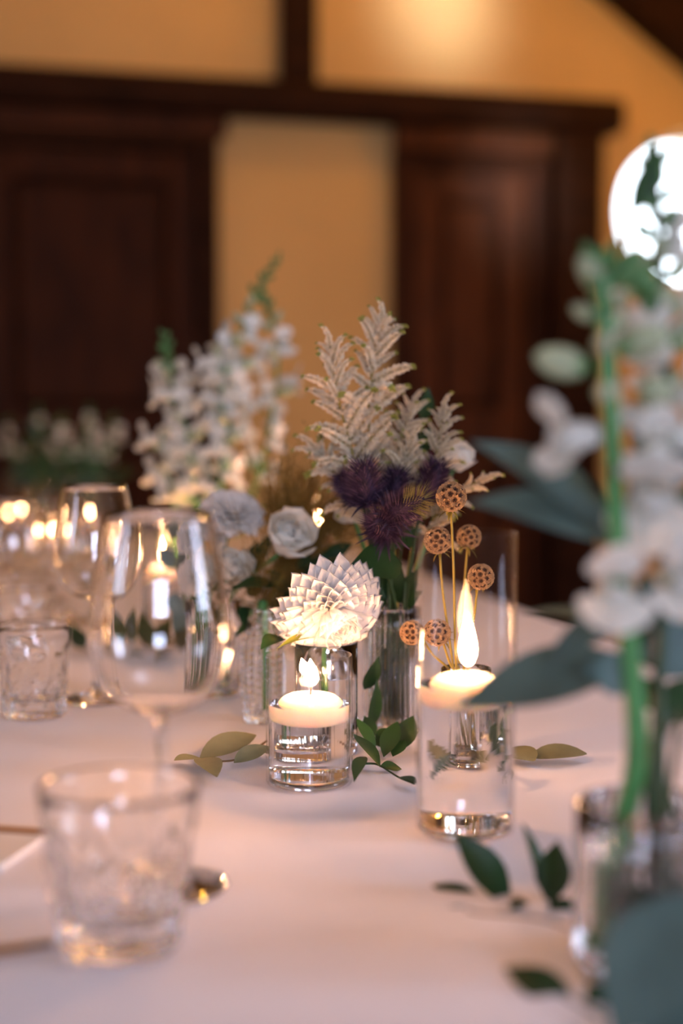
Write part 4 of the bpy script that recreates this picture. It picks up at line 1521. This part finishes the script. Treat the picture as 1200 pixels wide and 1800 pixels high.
sprig('ruscus_sprig', 'dark green ruscus sprig in the right foreground before the tall candle glass',
      [(1035, 1650), (985, 1625), (930, 1612), (850, 1606), (820, 1600)],
      [((896, 1598, .93), (798, 1462, .955), .031, (.5, -.7, .6)), ((845, 1600, .91), (735, 1648, .90), .019, (-.1, -.8, .7)), ((850, 1592, .93), (758, 1556, .95), .016, (0, -.5, .8)),
       ((962, 1595, .925), (916, 1445, .94), .017, (.8, -.6, .1)), ((968, 1588, .92), (980, 1478, .93), .025, (-.4, -.9, .2)), ((965, 1585, .91), (1010, 1615, .90), .018, (0, -.6, .8)),
       ((870, 1606, .92), (930, 1590, .90), .017, (0, -.4, 1))],
      M['leaf'], M['twig'], .012)
sprig('ruscus_sprig', 'dark green leaf sprig at the very front, below the fluted vase',
      [(1060, 1790), (1010, 1760), (960, 1735)], [((1015, 1775, .76), (885, 1700, .79), .024, (.2, -.6, .8)), ((1030, 1780, .755), (1080, 1730, .76), .018, (0, -.6, .8))], M['leaf'], M['stemdark'], .008)
sprig('ruscus_sprig', 'dark green sprig lying behind the two wine glasses',
      [(120, 1120), (180, 1112), (250, 1118), (330, 1125)],
      [((150, 1140), (122, 1095, 1.86), .024, (0, -1, .4)), ((200, 1130), (160, 1070, 1.90), .026, (.3, -1, .3)), ((215, 1130), (225, 1068, 1.90), .028, (0, -1, .3)), ((262, 1135), (240, 1075, 1.88), .03, (0, -1, .3)),
       ((275, 1140), (305, 1085, 1.86), .03, (0, -1, .3)), ((320, 1140), (345, 1090, 1.84), .028, (0, -1, .3)), ((250, 1150), (210, 1150), .026), ((310, 1150), (270, 1158), .026)],
      M['leaf'], M['stemdark'], .006)
sprig('eucalyptus_sprig', 'blue-green eucalyptus leaves hanging before the middle candle cylinder',
      [(352, 1120), (335, 1060, 1.82), (320, 1000, 1.82), (310, 950, 1.82)],
      [((318, 1000, 1.82), (280, 960, 1.80), .026, (0, -1, .2)), ((322, 1010, 1.82), (345, 960, 1.8), .024, (0, -1, .2)), ((334, 1060, 1.82), (290, 1060, 1.8), .028, (0, -1, .2)), ((338, 1070, 1.82), (310, 1110, 1.8), .028, (0, -1, .2)), ((310, 950, 1.82), (318, 900, 1.8), .02, (0, -1, .2))],
      M['euca'], M['stemdark'], .004)

# ---------------------------------------------------------------- distant arrangements
for (vv, px0, lab, sd) in ((VH, 150, 'in the far vase below the dark door', 31), (VI, 60, 'in the farthest vase at the left', 41)):
    y = vv.y
    for k in range(3):
        x = px0 + (-48, 4, 46)[k]
        top = (735, 712, 728)[k]
        snapdragon(('left', 'middle', 'right')[k] + ' dim white snapdragon ' + lab,
                   [vv + V((.006 * k - .006, 0, .012)), vv + V((.008 * k - .008, 0, .13)), P(px0 + (x - px0) * .5, 820, y), P(x, 770, y), P(x + 4, top, y)],
                   bloom=(.58, .85), buds=(.85, 1.0), size=.034, spacing=.030, seed=sd + k, leaves=(.3, .6), group='distant snapdragons', nleaf=7)
    t = thing('leafy_stems', 'dark green leafy stems ' + lab, 'foliage', vv + V((0, .01, .012)))
    rr = random.Random(sd)
    for k in range(7):
        e = P(px0 + rr.uniform(-80, 100), rr.uniform(735, 850), y + rr.uniform(-.05, .05))
        pl = curve([vv + V((0, .01, .012)), vv + V((rr.uniform(-.02, .02), .01, .13)), e], 12)
        part('stem', MB().tube(pl, .0015, 5), M['stemdark'], t)
        for j in range(5):
            q, d = along(pl, .5 + .1 * j)
            part('leaf', MB().leaf(q, q + V((rr.uniform(-.06, .06), rr.uniform(-.04, .04), rr.uniform(-.01, .05))), .026, (0, -1, .3)), M['leaf'], t)

# ---------------------------------------------------------------- place setting at the left border
nb = T(-12, 1500)
t = thing('place_card', 'ivory folded card with tan band lying at the left border of the table', 'card', nb)
R = Matrix.Rotation(math.radians(-12), 4, 'Z')
def cardbox(mb, x0, x1, y0, y1, z0, z1):
    vs = [nb + R @ V((x, y, z)) for x in (x0, x1) for y in (y0, y1) for z in (z0, z1)]
    return mb.add(vs, [[0, 1, 3, 2], [4, 6, 7, 5], [0, 4, 5, 1], [2, 3, 7, 6], [0, 2, 6, 4], [1, 5, 7, 3]])
bevel(part('card', cardbox(MB(), -.09, .026, -.040, .055, 0, .006), M['paper'], t, False), .001)
part('band', cardbox(MB(), -.0902, .0262, .030, .046, .0058, .0068), M['kraft'], t, False)
kb = T(20, 1680)
t = thing('table_knife', 'steel table knife lying left of the front tumbler', 'knife', kb)
d = (T(92, 1668) - T(-200, 1700)).normalized()
sd_ = V((-d.y, d.x, 0))
p0 = T(95, 1667)
mb = MB()
pr = [(0, .0005), (.02, .006), (.05, .009), (.09, .010), (.10, .008)]
vs = []
for (s, wv) in pr:
    c_ = p0 - d * s
    vs += [c_ + V((0, 0, .0025)) - sd_ * wv, c_ + V((0, 0, .0045)) + sd_ * .0008, c_ + V((0, 0, .0005)) - sd_ * wv * .2]
fs = []
for i in range(len(pr) - 1):
    for k in range(3):
        k2 = (k + 1) % 3
        fs.append([i * 3 + k, i * 3 + k2, (i + 1) * 3 + k2, (i + 1) * 3 + k])
mb.add(vs, fs)
part('blade', mb, M['steel'], t, False)
part('handle', MB().tube([p0 - d * .098 + V((0, 0, .004)), p0 - d * .14 + V((0, 0, .0045)), p0 - d * .2 + V((0, 0, .0055))], [.0035, .0042, .0055], 8), M['steel'], t)
